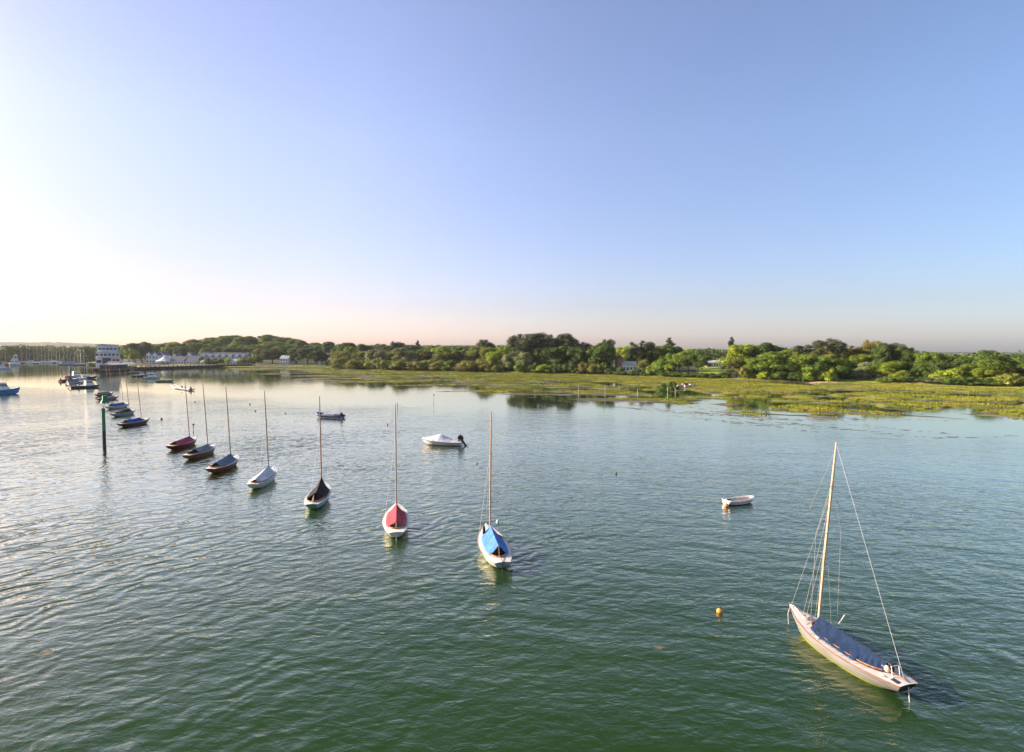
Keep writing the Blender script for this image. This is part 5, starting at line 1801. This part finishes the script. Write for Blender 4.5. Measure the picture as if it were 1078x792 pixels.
def site(px, back=None, dist=None):
    a_ = az_of(px)
    r_ = float(shore(a_)[2]) + back if dist is None else dist
    return r_ * math.sin(a_), r_ * math.cos(a_), r_


def house(px, y_eave, y_ridge, wpx, back, label, roof, wall=WALLW, name='house', rows=2, cols=3, along='x', chim=1, cat='house', group=None, gable=0, depth=9, dist=None):
    x, y, r = site(px, back, dist)
    zb = land_z(x, y) - .3
    e = empty(name, (x, y, zb), math.radians(0), label, cat, group)
    w = wpx / FPX * y
    he, hr = Zat(px, y_eave, r) - zb, Zat(px, y_ridge, r) - zb
    if he < 2.2:
        he = 2.2
    hr = max(hr, he + .8)
    MB().box((0, 0, he / 2), (w, depth, he)).build('wall', wall, e)
    if gable and along == 'y':
        pass
    rf = gable_roof(e, w, depth, he, hr - he, roof, along=along)
    if along == 'y':
        MB().add([(-w / 2, -depth / 2 - .36, he), (w / 2, -depth / 2 - .36, he), (0, -depth / 2 - .36, hr - .35)], [(0, 1, 2)]).build('gable', wall, e)
    for k in range(chim):
        MB().box(((-.35 + .7 * k) * w if chim > 1 else .3 * w, .3, hr + .3), (.9, .9, 2.0)).build('chimney', paint('brick_chimney', (.30, .13, .08), .8, .3), rf)
    zs_ = [he * (k + .5) / rows for k in range(rows)]
    windows(e, [(-.5 + (k + .5) / cols) * w for k in range(cols)], zs_, min(1.3, w / cols * .5), min(1.5, he / rows * .5), -depth / 2 - .02)
    return e, w, he, hr


# the clubhouse on its piles
CX0, CY0, CR0 = site(114.5, dist=438)
zq = 1.6
e = empty('clubhouse', (CX0 - 4.5, CY0 + 6, zq), R(33), 'tall white clubhouse with a big blue panel standing at the river edge', 'clubhouse')
W = 24 / FPX * CY0 * .86
zr = Zat(114.5, 362.3, CR0) - zq
PALEBLUE = paint('pale_blue_cladding', (.58, .63, .70), .5, .15, scale=.6)
s1, s2, s3 = zr * .42, zr * .66, zr * .93
MB().box((0, 0, s1 / 2), (W, 12, s1)).build('wall', WALLW, e)
MB().box((0, .0, (s1 + s2) / 2 + .15), (W * .96, 11.6, s2 - s1 - .3)).build('wall', PALEBLUE, e)
MB().box((0, .6, (s2 + s3) / 2 + .1), (W * .84, 10, s3 - s2 - .2)).build('wall', PALEBLUE, e)
rf = MB().box((0, .4, s3 + .45), (W * .98, 12.5, .5)).build('roof', paint('grey_flat_roof', (.25, .27, .32), .6), e)
MB().box((-.18 * W, .4, s3 + .85), (3, 3, .3)).build('roof_hatch', SLATEROOF, rf)
MB().tube([(.30 * W, 0, s3 + .6), (.30 * W, 0, s3 + 3.6)], .08, 6).build('flagpole', ALU, rf)
for z, ww_ in ((s1, W * 1.05), (s2, W * 1.0)):
    MB().box((0, -.4, z + .08), (ww_, 14, .16)).build('balcony_slab', WALLW, e)
    rl_ = MB()
    yb = -7.3
    rl_.tube([(-ww_ / 2 + .1, yb, z + 1.15), (ww_ / 2 - .1, yb, z + 1.15)], .06, 5)
    for k in range(15):
        xx = -ww_ / 2 + .1 + (ww_ - .2) * k / 14
        rl_.tube([(xx, yb, z + .16), (xx, yb, z + 1.15)], .05, 5)
    rl_.build('balcony_rail', WALLW, e)
windows(e, [(-.42 + .168 * k) * W for k in range(6)], [s1 + (s2 - s1) * .5], 1.5, 1.4, -5.82, name='window')
windows(e, [(-.32 + .16 * k) * W for k in range(5)], [s2 + (s3 - s2) * .5], 1.7, 1.2, -4.42, PALEBLUE, name='window')
windows(e, [-.36 * W], [s1 * .62], 2.6, 2.0, -6.02)
windows(e, [.27 * W, .42 * W], [s1 * .70], 2.0, 1.8, -6.02)
MB().box((-.04 * W, -6.12, s1 * .52), (W * .36, .2, s1 * .90)).build('blue_panel', paint('deep_blue_panel', (.03, .035, .16), .5), e)
# rust-coloured shed at its foot
x, y, r = site(121, dist=426)
e2 = empty('quay_shed', (x, y, 1.75), R(10), 'low orange brown shed on the quay at the foot of the clubhouse', 'shed')
MB().box((0, 0, 1.5), (6.2, 5, 3.0)).build('wall', paint('orange_brown_boards', (.36, .14, .05), .7, .3, scale=1.5), e2)
gable_roof(e2, 6.2, 5, 3.0, 1.1, TILE)
MB().box((.8, -2.53, 1.1), (1.4, .08, 2.1)).build('door', DARKWOOD, e2)


def quay(px0, px1, dist0, dist1, ztop, depth, label, deckmat, pile_n, name='timber_quay', cat='quay', skirt=True):
    a0, a1 = az_of(px0), az_of(px1)
    p0 = np.array([dist0 * math.sin(a0), dist0 * math.cos(a0)])
    p1 = np.array([dist1 * math.sin(a1), dist1 * math.cos(a1)])
    d = p1 - p0
    L = float(np.linalg.norm(d))
    e = empty(name, ((p0[0] + p1[0]) / 2, (p0[1] + p1[1]) / 2, 0), math.atan2(d[1], d[0]), label, cat)
    MB().box((0, depth / 2, ztop - .2), (L, depth, .4)).build('deck', deckmat, e)
    if skirt:
        MB().box((0, depth * .75, ztop / 2 - .7), (L * .99, .4, ztop + .6)).build('back_wall', paint('tarred_wall', (.03, .028, .026), .8), e)
    for k in range(pile_n):
        xx = -L / 2 + L * (k + .5) / pile_n
        MB().tube([(xx, .3, -1.5), (xx, .3, ztop + .9)], .28, 7).build('pile', paint('dark_pile', (.05, .042, .036), .8, .4), e, smooth=True)
    return e, L


QD = paint('quay_planks', (.20, .16, .12), .85, .3)
quay(84, 124, 425, 418, 1.7, 26, 'dark timber quay on piles under the white clubhouse', QD, 18)
e, L = quay(117, 146, 400, 424, 1.3, 7, 'long pontoon pier under a low pale roof beside the clubhouse', QD, 11, name='covered_pontoon', cat='pontoon')
rf = MB()
rf.add([(-L / 2, -.3, 4.1), (L / 2, -.3, 4.1), (L / 2, 3.5, 5.0), (-L / 2, 3.5, 5.0), (L / 2, 7.3, 4.1), (-L / 2, 7.3, 4.1),
        (-L / 2, -.3, 3.9), (L / 2, -.3, 3.9), (L / 2, 7.3, 3.9), (-L / 2, 7.3, 3.9)],
       [(0, 1, 2, 3), (3, 2, 4, 5), (6, 9, 8, 7), (0, 6, 7, 1), (5, 4, 8, 9), (0, 3, 5, 9, 6), (1, 7, 8, 4, 2)])
rf.build('roof', paint('pale_blue_sheet_roof', (.42, .47, .53), .5, .15, scale=.3), e)
for k in range(9):
    xx = -L / 2 + L * (k + .5) / 9
    MB().box((xx, .6, 2.6), (.25, .25, 2.6)).build('roof_post', DARKWOOD, e)
MB().box((0, 6.4, 2.6), (L * .98, .2, 2.55)).build('rear_screen', paint('dark_screen', (.06, .07, .075), .7), e)
quay(146, 270, 437, 505, 1.5, 5, 'long low dark sea wall below the village', paint('dark_stone', (.06, .055, .045), .9, .4), 30, name='sea_wall', cat='sea wall')

# village
house(160.5, 374.0, 370.6, 6, 30, 'white gabled house, first of three beside the marquee', SLATEROOF, along='y', rows=2, cols=2, name='gabled_house', group='white gabled houses beside the marquee')
house(167, 374.2, 370.9, 6, 32, 'white gabled house, middle of three beside the marquee', SLATEROOF, along='y', rows=2, cols=2, name='gabled_house', group='white gabled houses beside the marquee')
house(173.5, 374, 370.2, 6, 40, 'white gabled house, last of three and right behind the marquee', SLATEROOF, along='y', rows=2, cols=2, name='gabled_house', group='white gabled houses beside the marquee')
x, y, r = site(174.5, 14)
zb = land_z(x, y)
e = empty('marquee', (x, y, zb), 0, 'white peaked marquee on the river bank before the slate roofs', 'marquee')
wq = 18 / FPX * y
za, zc = Zat(174.5, 380, r) - zb, Zat(174.5, 374.6, r) - zb
mb = MB()
n8 = 12
ring = [(math.cos(2 * math.pi * k / n8), math.sin(2 * math.pi * k / n8)) for k in range(n8)]
rows = []
for rad, z in ((.03, zc + .4), (.10, zc), (.4, za + (zc - za) * .52), (.75, za + (zc - za) * .18), (1.0, za), (1.0, za - .5)):
    rows.append([(wq / 2 * rad * cx_, wq / 2 * rad * cy_, z) for cx_, cy_ in ring + ring[:1]])
mb.grid(rows)
mb.build('canopy', WHC, e)
for cx_, cy_ in ring[::2]:
    MB().tube([(wq / 2 * .98 * cx_, wq / 2 * .98 * cy_, 0), (wq / 2 * .98 * cx_, wq / 2 * .98 * cy_, za)], .12, 5).build('pole', ALU, e)
house(190, 380.2, 375.2, 15, 18, 'long low building with blue slate roof, nearest the marquee', SLATEROOF, rows=1, cols=5, chim=0, name='boat_shed', depth=12, cat='building')
house(205, 380.2, 374.8, 15, 20, 'long low building with blue slate roof, nearest the white terrace', SLATEROOF, rows=1, cols=5, chim=0, name='boat_shed', depth=12, cat='building')
house(187, 374.8, 372, 5, 44, 'small white gable rising behind the slate roofs nearest the marquee', SLATEROOF, along='y', rows=2, cols=2, name='gabled_house')
house(203, 374.5, 371.3, 6, 44, 'small white gable rising behind the slate roofs nearest the terrace', SLATEROOF, along='y', rows=2, cols=2, name='gabled_house')
# terrace
e, w, he, hr = house(238, 376.0, 371.2, 50, 60, 'long white terrace with blue slate roof and dormers below the wooded hill', SLATEROOF, rows=2, cols=12, chim=2, name='terraced_houses', depth=10, cat='terrace')
for k in range(7):
    xx = (-.42 + .14 * k) * w
    MB().prism([(xx - 1.3, he + .2), (xx + 1.3, he + .2), (xx + 1.3, he + 1.7), (xx, he + 2.7), (xx - 1.3, he + 1.7)], -5.2, -1.5).build('dormer', WALLW, e)
house(249, 380.8, 378.2, 9, 12, 'low white house in the shore gardens under the terrace', paint('pale_grey_roof', (.4, .4, .42), .6), rows=1, cols=3, chim=0, name='house')
house(218, 380.8, 378.8, 8, 12, 'low pale shed in the shore gardens under the terrace', paint('pale_grey_roof', (.4, .4, .42), .6), rows=1, cols=2, chim=0, name='garden_shed', cat='shed')
house(301.5, 377.4, 374.2, 8.5, 15, 'small white villa alone among dark trees', paint('pale_grey_roof', (.4, .4, .42), .6), rows=2, cols=3, chim=1, name='villa')
house(337.5, 373, 370.8, 5, 30, 'tiny white house half hidden in the dark wood', paint('pale_grey_roof', (.4, .4, .42), .6), rows=1, cols=2, chim=0, name='house')

# cottage beyond the marsh
e, w, he, hr = house(661, 383.2, 380.4, 15, 20, 'white cottage with pale slate roof among pines beyond the marsh', paint('pale_slate_roof', (.52, .48, .44), .9, spec=.1), rows=1, cols=4, chim=0, name='cottage', depth=8)
PINKB = paint('pinkish_brick', (.42, .20, .13), .8, .25, scale=1.2)
MB().box((-w * .60, .5, (he + 3) / 2), (3.2, 5, he + 3)).build('brick_wing', PINKB, e)
gable_roof(e, 3.2, 5, he + 3, 1.4, TILE, along='y', x0=-w * .60, y0=.5, over=.2)
MB().box((-w * .60 - .4, .8, he + 5.0), (.9, .9, 1.8)).build('chimney', PINKB, e)
# barns by the lawn
house(751, 381.3, 379.3, 17, 120, 'long pale farm shed at the top of the open lawn', paint('pale_sheet_roof', (.55, .52, .50), .5), rows=1, cols=6, chim=0, name='farm_shed', cat='shed', wall=paint('pale_boards', (.5, .46, .42), .7))
x, y, r = site(743.5, 140)
zb = land_z(x, y)
e = empty('domed_barn', (x, y, zb), 0, 'barn with dark rounded roof behind the long pale shed', 'barn')
hb = Zat(743.5, 380.5, r) - zb
ht = Zat(743.5, 375.4, r) - zb
wb = 8 / FPX * y
MB().box((0, 0, hb / 2), (wb, 10, hb)).build('wall', PALEBLUE, e)
MB().prism([(wb * .54 * math.cos(a_), hb + (ht - hb) * math.sin(a_)) for a_ in np.linspace(0, math.pi, 13)], -5.3, 5.3).build('roof', SLATEROOF, e)

# ------------------------------------------------------------------ the air
hz = MB()
x0, x1, y0, y1, z0, z1 = -2950, 2950, -80, 2980, -4, 96
hz.add([(x0, y0, z0), (x1, y0, z0), (x1, y1, z0), (x0, y1, z0), (x0, y0, z1), (x1, y0, z1), (x1, y1, z1), (x0, y1, z1)],
       [(0, 3, 2, 1), (4, 5, 6, 7), (0, 1, 5, 4), (1, 2, 6, 5), (2, 3, 7, 6), (3, 0, 4, 7)])
m = bpy.data.materials.new('haze_air')
m.use_nodes = True
n = m.node_tree.nodes
n.clear()
o_ = n.new('ShaderNodeOutputMaterial')
pv = n.new('ShaderNodeVolumePrincipled')
pv.inputs['Color'].default_value = (.88, .90, .95, 1)
pv.inputs['Density'].default_value = HAZE_DENSITY
pv.inputs['Anisotropy'].default_value = 0.25
m.node_tree.links.new(pv.outputs[0], o_.inputs['Volume'])
if HAZE_DENSITY > 0:
    tag(hz.build('haze', m), kind='stuff', label='thin pale haze lying over the harbour', cat='haze')
